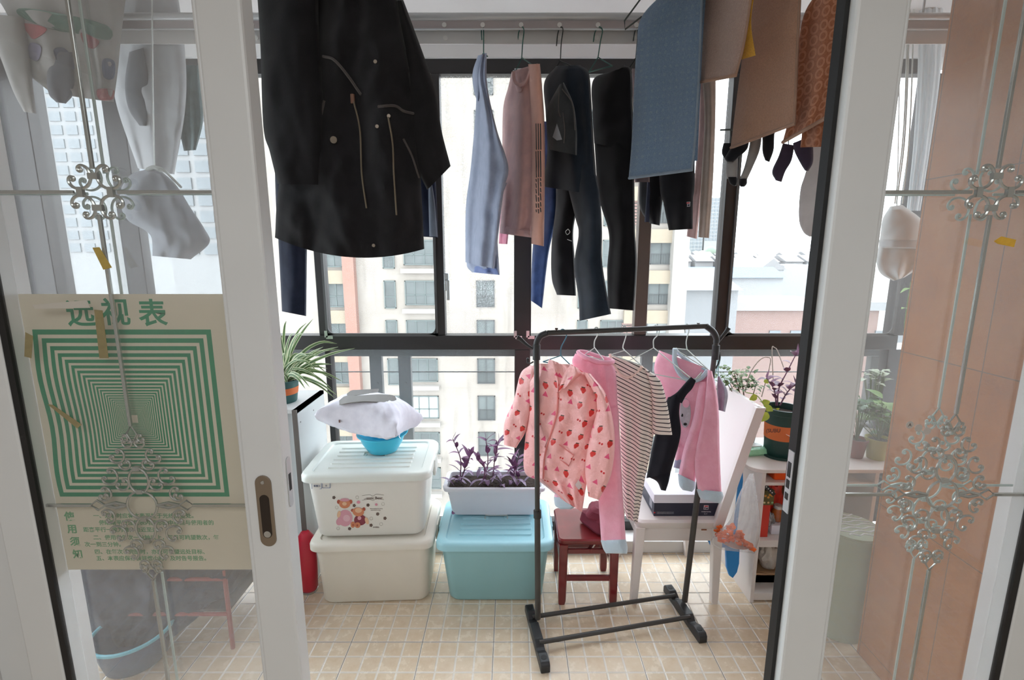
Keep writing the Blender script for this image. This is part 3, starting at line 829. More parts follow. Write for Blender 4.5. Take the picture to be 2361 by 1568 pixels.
# black parka
M_parka = fabric('black_parka', (34, 33, 35), .15, 700, .4, .2); M_piping = fabric('grey_piping', (84, 78, 76), .1)
PK = hangplane(800, 300, 1.55, 14)
T = thing('parka', PK(800, 590), 'long black hooded parka with grey piping and drawcords hanging at the left', 'coat')
b = NB()
ribbon(b, [(715, -60), (700, 60), (662, 300), (640, 450), (634, 548)], [(905, -60), (925, 60), (952, 200), (968, 380), (978, 574)], PK, .15, 2.5, .012, 44, 60, 3, crease=.012, sag=32)
body = obj('body', b, M_parka, T)
b = ribbon(NB(), [(590, -60), (600, 100), (607, 290), (622, 350), (640, 424)], [(735, -60), (735, 60), (745, 200), (748, 330), (742, 426)], PK, .09, 1.2, .006, 20, 36, 4, off=.055)
obj('sleeve', b, M_parka, T)
b = ribbon(NB(), [(915, 0), (925, 80), (940, 250), (950, 360), (985, 438)], [(930, 0), (985, 150), (1006, 215), (1018, 300), (1039, 383)], PK, .08, 1.2, .006, 20, 36, 5, off=-.02)
obj('sleeve', b, M_parka, T)
D = Deco(body)
b = NB(); tube(b, D.path([(745, 130), (770, 138), (800, 172), (832, 218)], 16, .003), .004, 6); obj('piping', b, M_piping, T)
b = NB(); tube(b, D.path([(872, 246), (910, 244), (930, 256), (954, 262)], 12, .003), .004, 6); obj('piping', b, M_piping, T)
b = NB(); tube(b, D.path([(815, 232), (830, 300), (834, 400), (845, 480)], 20, .005), .0025, 6)
obj('drawcord', b, mat('cord', (110, 98, 80), .6), T)
b = NB(); tube(b, D.path([(895, 270), (905, 330), (908, 400), (914, 496)], 20, .005), .0025, 6)
obj('drawcord', b, mat('cord2', (110, 98, 80), .6), T)
for (x, y, r_) in ((770, 323, .010), (866, 143, .005), (870, 292, .005), (862, 566, .005), (897, 268, .005)):
    q = D(x, y, .002)
    if q: obj('snap_button', tube(NB(), [q, q+Vector((0, -.004, 0))], r_, 12), M_nickel, T)
q = D(813, 228, .004)
if q: obj('cord_toggle', tube(NB(), [q+Vector((0, 0, .012)), q-Vector((0, 0, .012))], .006, 8), mat('tan_toggle', (128, 92, 74), .6), T)
b = NB(); tube(b, D.path([(748, 232), (742, 260), (735, 292)], 8, .003), .004, 6); obj('pocket_welt', b, M_piping, T)
b = NB(); tube(b, D.path([(930, 320), (950, 360), (966, 410)], 8, .003), .003, 6); obj('pocket_welt', b, M_piping, T)
# hanger of the parka and garments behind
PJ = hangplane(670, 560, 1.95, 5)
M_jean = fabric('dark_jeans', (36, 42, 60), .2, 800)
obj('jeans', ribbon(NB(), [(634, 50), (634, 400), (642, 560), (650, 718)], [(720, 50), (712, 400), (708, 560), (706, 729)], PJ, .06, 1, .006, 16, 40, 6), M_jean, label='dark navy jeans leg hanging below the left of the parka', cat='trousers')
PB = hangplane(990, 400, 1.72, 30)
T = thing('shirt', PB(985, 545), 'dark blue striped shirt behind the right side of the parka', 'shirt')
obj('body', ribbon(NB(), [(930, 60), (950, 200), (960, 400), (965, 545)], [(960, 150), (985, 170), (1004, 400), (1010, 548)], PB, .05, 1, .006, 16, 36, 7), fabric('navy_cotton', (40, 48, 72), .2), T)
obj('sleeve_stripe', ribbon(NB(), [(990, 405), (988, 450), (990, 545)], [(994, 410), (1003, 470), (1009, 546)], PB, .02, 0, .0, 6, 12, 8, off=.035), fabric('grey_blue_cotton', (128, 138, 156)), T)
for k, (x_, y_) in enumerate(((640, -40), (800, -60))): pass

# garments on the rod
def gp(px, th, Y=YR): return hangplane(px, 60, Y, th)
rodh = lambda px: [(px-12, 98), (px-10, 75), (px-4, 64), (px+4, 66), (px+4, 85), (px, 105), (px-2, 132)]
G = 'clothes on the far drying rod'
P = gp(1114, 62)
T = thing('long_sleeve_shirt', P(1115, 630), 'pale grey-blue long sleeved shirt hanging leftmost on the far rod', 'shirt')
M_gb = fabric('grey_blue_shirt', (150, 160, 184), .08, c2=(164, 172, 194))
b = ribbon(NB(), [(1106, 128), (1093, 160), (1098, 230), (1086, 380), (1074, 480), (1073, 605)], [(1122, 122), (1124, 200), (1146, 300), (1172, 385), (1160, 450), (1140, 620)], P, .07, 2, .010, 28, 50, 11)
obj('body', b, M_gb, T)
b = ribbon(NB(), [(1092, 470), (1082, 560), (1076, 610), (1088, 628)], [(1170, 420), (1152, 470), (1147, 540), (1152, 633)], P, .05, 2, .008, 16, 24, 12, off=-.03)
obj('sleeve', b, M_gb, T)
obj('cuff', ribbon(NB(), [(1089, 612), (1089, 628)], [(1150, 616), (1152, 634)], P, .054, 2, .008, 16, 4, 12, off=-.03), fabric('blue_cuff', (120, 136, 184)), T)
obj('collar', ribbon(NB(), [(1102, 128), (1090, 165), (1091, 200), (1099, 232)], [(1118, 124), (1112, 165), (1112, 200), (1104, 234)], P, .05, .5, .003, 10, 16, 13, off=.012), M_gb, T)
hanger(P, [(1111, 92), (1110, 70), (1113, 60), (1115, 75), (1115, 122)], (1108, 132), (1124, 130), M_wireg, 'green wire hanger holding the pale grey-blue shirt')
P = gp(1203, 58)
T = thing('sweatshirt', P(1205, 567), 'dusty pink sweatshirt with dark lettering down its side on the far rod', 'sweatshirt')
M_dp = fabric('dusty_pink', (200, 164, 162), .08, c2=(212, 172, 166)); M_dp2 = fabric('salmon_pink', (214, 164, 148), .06)
b = ribbon(NB(), [(1180, 165), (1172, 200), (1160, 250), (1158, 340), (1157, 450), (1152, 535)], [(1212, 165), (1236, 210), (1250, 300), (1250, 400), (1238, 480), (1222, 545)], P, .08, 2, .010, 30, 48, 14, off=-.03)
body = obj('body', b, M_dp, T)
b = ribbon(NB(), [(1218, 148), (1222, 230), (1226, 330), (1226, 450), (1225, 562)], [(1245, 147), (1250, 200), (1256, 300), (1256, 450), (1254, 568)], P, .055, .5, .003, 14, 40, 15, off=.02)
slv = obj('sleeve', b, M_dp2, T)
b = ribbon(NB(), [(1180, 165), (1184, 190), (1192, 212), (1200, 215)], [(1240, 146), (1228, 160), (1216, 185), (1206, 205)], P, .06, .5, .002, 14, 16, 16, off=-.005)
obj('shoulder', b, M_dp, T)
b = NB(); wire(b, [(1184, 165), (1186, 186), (1198, 196), (1213, 188), (1222, 165), (1226, 150)], P, .006, off=.035, n=20)
obj('collar_rib', b, M_dp, T)
obj('hem_rib', ribbon(NB(), [(1156, 520), (1152, 538)], [(1226, 530), (1226, 548)], P, .085, 2, .01, 20, 4, 14, off=-.03), M_dp, T)
D = Deco(slv); b = NB()
rr = random.Random(5)
for x in (1236, 1241, 1246):
    y = 285
    while y < 490:
        h_ = rr.choice((6, 10, 16, 40)) if y > 400 else 60
        if y+h_ > 492: break
        pt = D.path([(x, y), (x+1, y+h_)], 3, .0015)
        if len(pt) > 1: tube(b, pt, .002, 4)
        y += h_+rr.choice((3, 4))
obj('lettering', b, mat('dark_print', (70, 72, 74), .8), T)
hanger(P, [(1194, 95), (1196, 74), (1204, 62), (1208, 72), (1205, 100), (1203, 133)], (1184, 175), (1228, 150), M_wireg, 'green wire hanger holding the dusty pink sweatshirt')
P = gp(1185, 58, 2.2)
obj('pink_shirt', ribbon(NB(), [(1162, 240), (1158, 400), (1150, 562)], [(1200, 230), (1186, 400), (1170, 563)], P, .03, 1, .006, 12, 30, 17), fabric('magenta_pink', (206, 130, 150)), label='narrow strip of a magenta pink top behind the dusty pink sweatshirt', cat='shirt')
P = gp(1292, 55)
M_nav = fabric('navy_cotton_trousers', (34, 42, 52), .2); M_blk = fabric('black_cotton', (22, 22, 25), .2)
T = thing('trousers', P(1370, 740), 'dark navy wide trousers with the lowest hems on the far rod', 'trousers')
b = ribbon(NB(), [(1283, 152), (1255, 190), (1258, 260), (1262, 350), (1250, 430)], [(1338, 150), (1358, 170), (1364, 240), (1370, 340), (1378, 450)], P, .09, 2, .008, 24, 36, 18)
obj('waist', b, M_nav, T)
b = ribbon(NB(), [(1296, 380), (1326, 500), (1334, 540), (1324, 610), (1334, 690), (1336, 740)], [(1370, 380), (1383, 450), (1388, 530), (1388, 600), (1400, 680), (1409, 724)], P, .07, 1.3, .007, 20, 36, 19, off=.01)
obj('leg', b, M_nav, T)
P2 = gp(1280, 50, 2.14)
T = thing('trousers', P2(1305, 680), 'black jogging trousers with a short hem between the jeans and the navy trousers', 'trousers')
obj('leg', ribbon(NB(), [(1270, 300), (1282, 450), (1272, 560), (1272, 640), (1284, 680)], [(1340, 300), (1335, 450), (1322, 530), (1325, 600), (1328, 682)], P2, .06, 1, .006, 18, 36, 20), M_blk, T)
b = NB(); wire(b, [(1310, 528), (1314, 535), (1308, 541), (1304, 534), (1310, 528)], P2, .0012, off=.036, n=16); wire(b, [(1308, 552), (1318, 556)], P2, .0012, off=.036)
obj('drawstring', b, M_wirew, T)
P3 = gp(1260, 50, 2.22)
obj('jeans', ribbon(NB(), [(1240, 280), (1236, 480), (1227, 590), (1224, 693)], [(1290, 280), (1284, 480), (1264, 590), (1250, 711)], P3, .05, 1, .006, 16, 36, 21), fabric('blue_denim', (44, 66, 110), .25), label='blue denim jeans leg left of the black joggers on the far rod', cat='jeans')
b = ribbon(NB(), [(1290, 195), (1262, 250), (1262, 300), (1268, 345)], [(1300, 190), (1322, 240), (1330, 300), (1330, 358)], P, .05, .7, .004, 16, 20, 22, off=.105)
bag = obj('mesh_bag', b, fabric('black_mesh', (46, 48, 50), .3), label='small black mesh pouch with a silver patch hanging before the navy trousers', cat='bag')
D = Deco(bag); b = NB()
for pl in ([(1296, 205), (1320, 240), (1326, 300)], [(1290, 190), (1288, 250), (1292, 270)], [(1298, 260), (1302, 300), (1300, 330)]):
    q = D.path(pl, 10, .003)
    if len(q) > 2: tube(b, q, .002, 5)
obj('strap', b, M_piping, bag)
q = [D(x, y, .004) for x, y in ((1284, 285), (1296, 322), (1284, 324), (1274, 316))]
if all(q): obj('silver_patch', prism(NB(), q, (0, -.001, 0)), mat('silver_patch', (150, 152, 156), .4, .3), bag, smooth=False)
hanger(P, [(1283, 106), (1286, 78), (1292, 63), (1298, 68), (1294, 100), (1292, 140)], (1275, 165), (1335, 160), M_wired, 'dark wire hanger holding the navy wide trousers')
P = gp(1380, 55)
T = thing('trousers', P(1430, 715), 'black straight trousers rightmost beside the blue towel on the far rod', 'trousers')
obj('waist', ribbon(NB(), [(1416, 165), (1368, 184), (1366, 260), (1370, 330)], [(1440, 150), (1456, 165), (1459, 250), (1462, 350)], P, .08, 1, .006, 22, 30, 23), M_blk, T)
obj('leg', ribbon(NB(), [(1370, 320), (1380, 450), (1404, 540), (1400, 620), (1402, 711)], [(1462, 330), (1463, 440), (1464, 530), (1468, 610), (1462, 716)], P, .07, 1.4, .008, 22, 36, 24), M_blk, T)
hanger(P, [(1368, 97), (1372, 74), (1381, 62), (1389, 70), (1384, 98), (1379, 132)], (1358, 166), (1412, 152), M_wireg, 'green wire hanger holding the black straight trousers')
P = gp(1468, 55)
hanger(P, [(1460, 95), (1463, 76), (1468, 64), (1470, 80), (1468, 110), (1466, 133)], (1446, 164), (1490, 160), M_wired, 'grey wire hanger half hidden behind the blue towel')
# tee in grey pink behind
obj('grey_shirt', ribbon(NB(), [(1457, 158), (1459, 240), (1464, 420)], [(1490, 158), (1494, 240), (1498, 420)], gp(1468, 55), .02, 1, .004, 12, 24, 25), fabric('grey_pink', (150, 130, 132)), label='greyish pink top mostly hidden behind the blue towel', cat='shirt')

# shorts/trousers with small square badge
P = hangplane(1540, 450, 1.95, 40)
T = thing('trousers', P(1560, 530), 'black trousers with a small square badge below the blue towel', 'trousers')
M_blk2 = fabric('black_terry', (28, 28, 32), .2)
obj('leg', ribbon(NB(), [(1474, 120), (1474, 410), (1476, 480), (1498, 515)], [(1540, 120), (1535, 410), (1528, 460), (1521, 520)], P, .07, 1, .006, 16, 36, 26, off=-.01), M_blk2, T)
leg = obj('leg', ribbon(NB(), [(1515, 120), (1520, 410), (1530, 470), (1542, 531)], [(1600, 120), (1602, 400), (1598, 460), (1597, 528)], P, .07, 1.2, .006, 20, 36, 27, off=.025), M_blk2, T)
obj('side_stripe', ribbon(NB(), [(1496, 300), (1492, 420), (1486, 512)], [(1502, 300), (1500, 420), (1497, 512)], P, .01, 0, 0, 4, 20, 28, off=.03), fabric('dark_blue_grey', (62, 66, 84)), T)
def fmark(D_, cx, cy, s_, T_, P_, lift=.003):
    q = D_(cx, cy, lift)
    if q is None: return
    def rect(m, x0, x1, z0, z1, k, nm):
        A = [q + P_.d*a*s_ + Vector((0, 0, c_*s_)) + P_.n*.0004*k for a, c_ in ((x0, z0), (x1, z0), (x1, z1), (x0, z1))]
        return prism(NB(), A, P_.n*.0006), m
    bmk, m_ = rect(M_wmark, -.5, .5, -.5, .5, 0, ''); pl = obj('emblem', bmk, M_wmark, T_, smooth=False)
    for x0, x1, z0, z1, m_ in ((-.38, .40, .14, .40, M_rmark), (-.38, -.12, -.40, .08, M_nmark), (-.02, .40, -.40, -.02, M_nmark)):
        bmk, _ = rect(m_, x0, x1, z0, z1, 1, ''); obj('emblem_stroke', bmk, m_, pl, smooth=False)
M_wmark = mat('mark_white', (226, 222, 222), .6); M_rmark = mat('mark_red', (190, 44, 50), .6); M_nmark = mat('mark_navy', (40, 40, 62), .6)
fmark(Deco(leg), 1586, 471, .017, T, P)
# pink and beige leggings
P = hangplane(1610, 300, 1.95, 45)
T = thing('leggings', P(1610, 550), 'pair of pink and beige leggings hanging right of the blue towel', 'leggings')
obj('leg', ribbon(NB(), [(1606, 100), (1612, 260), (1600, 420), (1583, 545)], [(1640, 100), (1636, 260), (1620, 420), (1607, 551)], P, .04, 1, .005, 12, 36, 29, off=-.02), fabric('pink_leg', (210, 176, 172)), T)
obj('leg', ribbon(NB(), [(1610, 100), (1624, 260), (1616, 420), (1610, 547)], [(1650, 100), (1650, 260), (1644, 420), (1635, 549)], P, .04, 1.5, .006, 14, 36, 30, off=.02), fabric('beige_leg', (184, 166, 154)), T)

# towels
def towelmat(name, c, c2, pat=None, pc=None):
    t = NT(name); t.rough(.95); t.b.inputs['Sheen Weight'].default_value = .25
    uv = t.uv(); nz = t.noise(t.ocoord(), 260, 3, .7); cc = t.ramp(nz, [(.3, lin(c)), (.7, lin(c2))])
    if pat:
        x, y = t.xyz(uv)[0], t.xyz(uv)[1]
        if pat == 'dots':
            a = t.f('SINE', t.f('MULTIPLY', t.f('ADD', x, y), 150.0)); b_ = t.f('SINE', t.f('MULTIPLY', t.f('SUBTRACT', x, y), 150.0))
            k = t.f('GREATER_THAN', t.f('MULTIPLY', a, b_), .45)
            k = t.f('MULTIPLY', k, t.f('GREATER_THAN', nz, .5))
        else:
            vo = t.n('ShaderNodeTexVoronoi'); vo.voronoi_dimensions = '2D'; t.put(vo.inputs['Vector'], uv); vo.inputs['Scale'].default_value = 34; vo.inputs['Randomness'].default_value = .25
            d = vo.outputs['Distance']; k = t.f('MULTIPLY', t.f('GREATER_THAN', d, .26), t.f('LESS_THAN', d, .44))
        cc = t.mix(t.f('MULTIPLY', k, .55), cc, lin(pc))
    t.col(cc); t.bump(nz, .8, .004); return t.m
M_tb = towelmat('blue_towel', (98, 120, 146), (118, 140, 164), 'dots', (132, 152, 160))
M_t1 = towelmat('taupe_towel', (158, 132, 122), (178, 152, 140)); M_t2 = towelmat('brown_towel', (166, 126, 104), (188, 146, 120))
M_t3 = towelmat('rust_towel', (150, 90, 60), (176, 112, 78), 'rings', (206, 150, 120)); M_ty = towelmat('yellow_terry', (206, 150, 40), (230, 176, 60))
M_hem = fabric('towel_hem', (128, 142, 156)); M_hem2 = fabric('brown_hem', (160, 128, 110))
def towel(name, P, L, R, m, hm, label, hemw=.005, back=None, seed=0, folds=1.2, thick=.014, amp=.006):
    T = thing(name, P(*L[-1]), label, 'towel')
    o = obj('front_panel', ribbon(NB(), L, R, P, thick, folds, amp, 30, 50, seed, crease=.004, fphase=seed, hem=1, top=1), m, T)
    if back: obj('back_panel', ribbon(NB(), back[0], back[1], P, thick, folds, amp, 24, 40, seed+.5, off=-.03, crease=.004, fphase=seed, hem=1, top=1), m, T)
    b = NB(); D_ = Deco(o)
    pts = [P(L[-1][0]*(1-t)+R[-1][0]*t, L[-1][1]*(1-t)+R[-1][1]*t) for t in [i/20 for i in range(21)]]
    pts = []
    for i in range(25):
        t = .01+i/24*.98; x = L[-1][0]*(1-t)+R[-1][0]*t; y = L[-1][1]*(1-t)+R[-1][1]*t-3
        q = D_(x, y, 0)
        if q: pts.append(q)
    if len(pts) > 4: tube(b, pts, hemw, 6)
    ps = []
    for i in range(30):
        q = cr([(x, y, 0) for x, y in R], 29)[i]; s_ = D_(q.x-3, q.y, 0)
        if s_ and q.y > -60: ps.append(s_)
    if len(ps) > 4: tube(b, ps, hemw*.7, 6)
    obj('hem', b, hm, T); return T
P = hangplane(1530, 300, 1.62, 49)
towel('blue_towel', P, [(1545, -30), (1480, 38), (1468, 110), (1462, 200), (1456, 330), (1449, 414)], [(1626, -90), (1622, -20), (1618, 80), (1614, 180), (1607, 300), (1598, 394)], M_tb, M_hem,
      'large blue-grey patterned towel hanging from the ceiling rod', seed=31, back=([(1560, -30), (1530, 100), (1520, 372)], [(1632, -60), (1620, 100), (1608, 371)]))
P = hangplane(1660, 100, 1.52, 70)
towel('taupe_towel', P, [(1612, -60), (1612, 20), (1612, 110), (1611, 193)], [(1738, -60), (1732, 10), (1718, 100), (1699, 176)], M_t1, M_hem2, 'greyish brown towel with a yellow reverse, second from the left', seed=32)
T = bpy.data.objects.get('taupe_towel')
obj('yellow_reverse', ribbon(NB(), [(1722, -40), (1716, 50), (1700, 140)], [(1744, -40), (1732, 50), (1742, 128)], P, .01, .3, .002, 10, 24, 33, off=-.02, hem=1), M_ty, T)
P = hangplane(1760, 200, 1.5, 76)
towel('brown_towel', P, [(1745, -60), (1722, 60), (1706, 170), (1695, 255), (1684, 344)], [(1850, -90), (1847, 0), (1842, 100), (1838, 200), (1834, 287)], M_t2, M_hem2, 'plain brown towel hanging between the yellow-backed towel and the rust one', seed=34, folds=.8)
P = hangplane(1870, 200, 1.38, 74)
towel('rust_towel', P, [(1905, -40), (1856, 28), (1838, 130), (1826, 240), (1803, 332)], [(1954, -90), (1950, 0), (1945, 90), (1935, 190), (1916, 268)], M_t3, M_hem2, 'rust brown towel with a ring pattern beside the right door', seed=35, folds=1.6, amp=.008,
      back=([(1910, -40), (1870, 150), (1845, 340)], [(1960, -60), (1945, 150), (1914, 338)]))

# socks
def sock(name, P, L, R, m, label, toe=None, mt=None, grp='socks pegged under the towels', seed=0, off=0):
    T = thing(name, P(*L[-1]), label, 'sock', grp)
    obj('knit', ribbon(NB(), L, R, P, .03, .6, .003, 12, 22, seed, off=off, crease=.003, hem=.6), m, T)
    if toe:
        obj('toe', ribbon(NB(), toe[0], toe[1], P, .033, .6, .003, 12, 12, seed, off=off, crease=.003, hem=.3, top=1), mt, T)
M_sb = fabric('sock_black', (30, 30, 34), .2); M_sg = fabric('sock_grey', (150, 146, 144), .1); M_sp = fabric('sock_purple', (66, 58, 76), .15)
P = hangplane(1740, 370, 1.6, 25)
sock('sock', P, [(1668, 330), (1664, 350), (1668, 362), (1674, 368)], [(1700, 330), (1702, 345), (1690, 360), (1682, 370)], M_sb, 'small black sock at the far left of the sock row', seed=40)
sock('sock', P, [(1688, 335), (1676, 355), (1671, 365), (1676, 373)], [(1728, 325), (1722, 345), (1704, 362), (1690, 374)], M_sb, 'black sock lying over the light grey one', seed=41, off=.02)
sock('sock', P, [(1676, 372), (1674, 395), (1676, 412)], [(1702, 350), (1701, 390), (1700, 414)], M_sg, 'light grey sock with white stripes and black toe', ([(1677, 408), (1682, 422), (1690, 428)], [(1700, 408), (1700, 420), (1697, 429)]), M_sb, seed=42)
sock('sock', P, [(1732, 300), (1727, 340), (1716, 385), (1704, 415)], [(1758, 300), (1752, 345), (1736, 385), (1722, 415)], M_sg, 'long grey sock with a black toe in the middle of the sock row', ([(1704, 412), (1703, 424), (1708, 431)], [(1723, 412), (1722, 424), (1716, 431)]), M_sb, seed=43)
sock('sock', P, [(1748, 292), (1757, 315), (1758, 350), (1764, 370)], [(1795, 285), (1786, 310), (1784, 345), (1774, 374)], M_sb, 'tall black sock right of the grey one', seed=44, off=.015)
sock('sock', P, [(1805, 330), (1795, 360), (1780, 395), (1788, 416)], [(1832, 335), (1825, 370), (1811, 395), (1802, 420)], M_sp, 'dark purple sock hanging lower, left of the pair', seed=45)
sock('sock', P, [(1828, 330), (1832, 350), (1846, 378), (1856, 394)], [(1872, 312), (1875, 345), (1874, 375), (1864, 394)], M_sp, 'dark purple sock hanging higher, right of the pair', seed=46, off=.02)
P = hangplane(1870, 440, 1.62, 25)
T = thing('vest', P(1866, 546), 'white cotton vest hanging beside the right door edge', 'vest')
M_vest = fabric('white_cotton', (206, 200, 200), .05)
obj('body', ribbon(NB(), [(1886, 290), (1858, 395), (1845, 440), (1842, 505), (1852, 535), (1866, 546)], [(1930, 290), (1928, 395), (1925, 440), (1920, 500), (1900, 530), (1880, 545)], P, .03, 1, .004, 18, 30, 47), M_vest, T)
q_ = [P(1905, 292), at(1912, 100, 1.58), Vector((at(1912, 100, 1.58).x, 1.55, 2.45))]
obj('strap', tube(NB(), q_, .006, 6), M_vest, T)
# peg wires carrying the socks
T = thing('clip_hanger', at(1760, 250, 1.62), 'wire clip hanger carrying the socks behind the brown towels', 'hanger')
P = hangplane(1760, 300, 1.62, 25)
b = NB(); wire(b, [(1660, 300), (1935, 288)], P, .003); wire(b, [(1770, 295), (1780, -70)], P, .003)
for x, y in ((1684, 332), (1708, 335), (1745, 302), (1770, 292), (1818, 333), (1850, 318), (1690, 350), (1892, 305), (1922, 305)): wire(b, [(x, 298), (x, y+4)], P, .0015)
obj('wire_frame', b, M_wired, T)

# ---------------------------------------------------------------- storage boxes
M_pw = mat('white_plastic_box', (230, 228, 222), .35, var=.02, sss=.05); M_pw2 = mat('cream_plastic_box', (226, 220, 208), .4, var=.03, sss=.05)
M_pwl = mat('white_plastic_lid', (230, 234, 228), .3, sss=.05); M_pb = mat('aqua_plastic_box', (148, 194, 200), .38, var=.03, sss=.05); M_pbl = mat('aqua_plastic_lid', (162, 212, 224), .3, sss=.05)
M_groove = mat('lid_groove', (196, 202, 192), .5); M_grooveb = mat('lid_groove_aqua', (128, 182, 192), .5)
def storage_box(label, x0, x1, y0, y1, z, h, mb, ml, rot=0, wheels=False, taper=.035, handle_side=True, latch_hook=False):
    cx, cy = (x0+x1)/2, (y0+y1)/2; w_, d_ = x1-x0, y1-y0
    M = Matrix.Translation((cx, cy, 0)) @ Matrix.Rotation(rot, 4, 'Z') @ Matrix.Translation((-cx, -cy, 0))
    T = thing('storage_box', (cx, cy, z), label, 'storage box', 'lidded plastic storage boxes')
    b = NB(); t = taper
    loft(b, [(w_-2*t-.06, d_-2*t-.06, .03, z), (w_-2*t-.02, d_-2*t-.02, .04, z+.004), (w_-2*t, d_-2*t, .045, z+.018), (w_-.045, d_-.045, .045, z+h-.045), (w_-.02, d_-.02, .045, z+h-.043), (w_-.02, d_-.02, .045, z+h-.02)], cx, cy, M=M)
    obj('bin', b, mb, T)
    b = NB(); zt = z+h
    loft(b, [(w_-.015, d_-.015, .05, zt-.038), (w_, d_, .05, zt-.036), (w_, d_, .05, zt-.014), (w_-.006, d_-.006, .05, zt-.006), (w_-.02, d_-.02, .045, zt), (w_-.085, d_-.07, .03, zt), (w_-.095, d_-.08, .03, zt-.007), (w_-.10, d_-.085, .03, zt-.007)], cx, cy, M=M)
    obj('lid', b, ml, T)
    # ridges on the lid
    rw, rd = w_-.20, d_-.14
    for i in range(6):
        yy = cy-rd/2+rd*(i+.5)/6
        b = NB()
        for q in (-1, 1):
            for e in (-1, 1):
                pass
        if i in (3,):
            loft(b, [(rw*.38, .026, .008, zt-.007), (rw*.38-.004, .022, .008, zt-.002)], cx-rw*.30, yy, M=M); obj('lid_ridge', b, ml, T); b = NB()
            loft(b, [(rw*.38, .026, .008, zt-.007), (rw*.38-.004, .022, .008, zt-.002)], cx+rw*.30, yy, M=M)
        else: loft(b, [(rw, .028, .008, zt-.007), (rw-.005, .023, .008, zt-.001)], cx, yy, M=M)
        obj('lid_ridge', b, ml, T)
    yy = cy-rd/2+rd*3.5/6
    b = NB(); tube(b, [M @ Vector((cx-.055, yy-.012, zt-.004)), M @ Vector((cx-.055, yy+.012, zt+.002)), M @ Vector((cx+.055, yy+.012, zt+.002)), M @ Vector((cx+.055, yy-.012, zt-.004))], .004, 6)
    obj('carry_handle', b, M_groove if ml is M_pwl else mat('grey_white_handle', (176, 188, 188), .4), T)
    for q in (-1, 1):
        b = NB(); xx = cx+q*(w_/2-.001)
        loft(b, [(.012, .10, .005, zt-.085), (.014, .11, .006, zt-.05), (.010, .09, .004, zt-.012)], xx, cy, M=M)
        obj('side_latch', b, ml, T)
    return T
zb_ = .33
storage_box('cream white storage box on the floor at the left, under the bear-printed box', -.93, -.366, 1.975, 2.385, 0, zb_, M_pw2, M_pw2, rot=.045)
TB = storage_box('white storage box printed with two teddy bears, stacked on the cream box', -.945, -.370, 1.98, 2.385, zb_+.001, zb_, M_pw, M_pwl, rot=.045, taper=.045)
storage_box('aqua blue storage box on the floor in the middle, with a planter on its lid', -.348, .193, 1.97, 2.385, 0, zb_, M_pb, M_pbl, taper=.05)
# print on the front of the top box
def at_y(x, y, Y): return at(x, y, Y)
bin_ = [c for c in TB.children if c.name.startswith('bin')][0]
DB = Deco(bin_)
def disc(bm, px, py, rx, ry=None, lift=.001, rot=0, n=20, t=.0006):
    """a flat printed oval, radii in pixels"""
    ry = ry or rx; ps = []
    for i in range(n):
        a = 2*PI*i/n; x, y = rx*math.cos(a), ry*math.sin(a)
        q = DB(px + x*math.cos(rot)-y*math.sin(rot), py + x*math.sin(rot)+y*math.cos(rot), lift)
        if q is None: return bm
        ps.append(q)
    return prism(bm, ps, (0, -.0003, 0))
mcol = lambda n, c: mat(n, c, .6)
Mb1, Mb2, Mb3, Mb4, Mb5 = mcol('print_tan', (206, 132, 96)), mcol('print_cream', (224, 184, 150)), mcol('print_pink', (214, 156, 170)), mcol('print_rust', (172, 84, 62)), mcol('print_maroon', (132, 52, 68))
pr = thing('bear_print', at(820, 1180, 2.0), None)
C.objects.unlink(pr); bpy.data.objects.remove(pr)
cc = lambda x, y: (760+x/11.2, 1100+y/11.2)     # zoomed crop coordinates
def shape(nm, m, items):
    b = NB()
    for (x, y, rx, ry, rot, lf) in items:
        px, py = cc(x, y); disc(b, px, py, rx/11.2, ry/11.2, .001+lf*.0004, rot)
    obj(nm, b, m, TB, smooth=False, label=None)
shape('bear_body_print', Mb3, [(400, 1060, 190, 215, 0, 0), (250, 1150, 80, 100, .3, 1)])
shape('bear_body_print', Mb5, [(790, 1110, 160, 140, 0, 1)])
shape('bear_ear_print', Mb4, [(235, 640, 45, 55, 0, 2)]); shape('bear_ear_print', Mb4, [(545, 640, 45, 55, 0, 2)]); shape('bear_ear_print', Mb4, [(885, 830, 42, 48, 0, 2)]); shape('bear_ear_print', Mb4, [(590, 860, 42, 40, 0, 2)])
shape('bear_head_print', Mb1, [(390, 690, 145, 120, 0, 3)]); shape('bear_head_print', Mb1, [(740, 900, 150, 115, .1, 3)])
shape('bear_muzzle_print', Mb2, [(385, 690, 60, 48, 0, 4)]); shape('bear_muzzle_print', Mb2, [(745, 860, 90, 65, 0, 4)])
shape('bonnet_print', Mb3, [(390, 590, 120, 42, 0, 4)])
shape('bear_arm_print', Mb2, [(240, 960, 45, 90, .2, 4)]); shape('bear_arm_print', Mb2, [(960, 1130, 45, 95, -.35, 4)])
shape('bear_foot_print', Mb1, [(600, 1230, 60, 80, 0, 5)]); shape('bear_foot_print', Mb1, [(720, 1240, 75, 75, 0, 5)])
shape('bear_foot_spot_print', Mb4, [(605, 1240, 22, 30, 0, 6)]); shape('bear_foot_spot_print', Mb4, [(715, 1250, 25, 30, 0, 6)])
shape('dress_print', mcol('print_light_pink', (226, 184, 194)), [(440, 1060, 90, 90, 0, 4)]); shape('dress_print', Mb3, [(770, 1060, 50, 50, 0, 4)])
Mdk = mcol('print_brown', (104, 84, 76)); Mpk = mcol('print_rose', (214, 140, 160))
for x, y in ((110, 530), (635, 735), (990, 725), (1240, 955), (1430, 1065), (1070, 1245), (515, 1335)):
    shape('petal_print', Mdk, [(x+24*math.cos(a), y+24*math.sin(a), 20, 20, 0, 1) for a in (0, 1.26, 2.5, 3.8, 5.0)][:5])
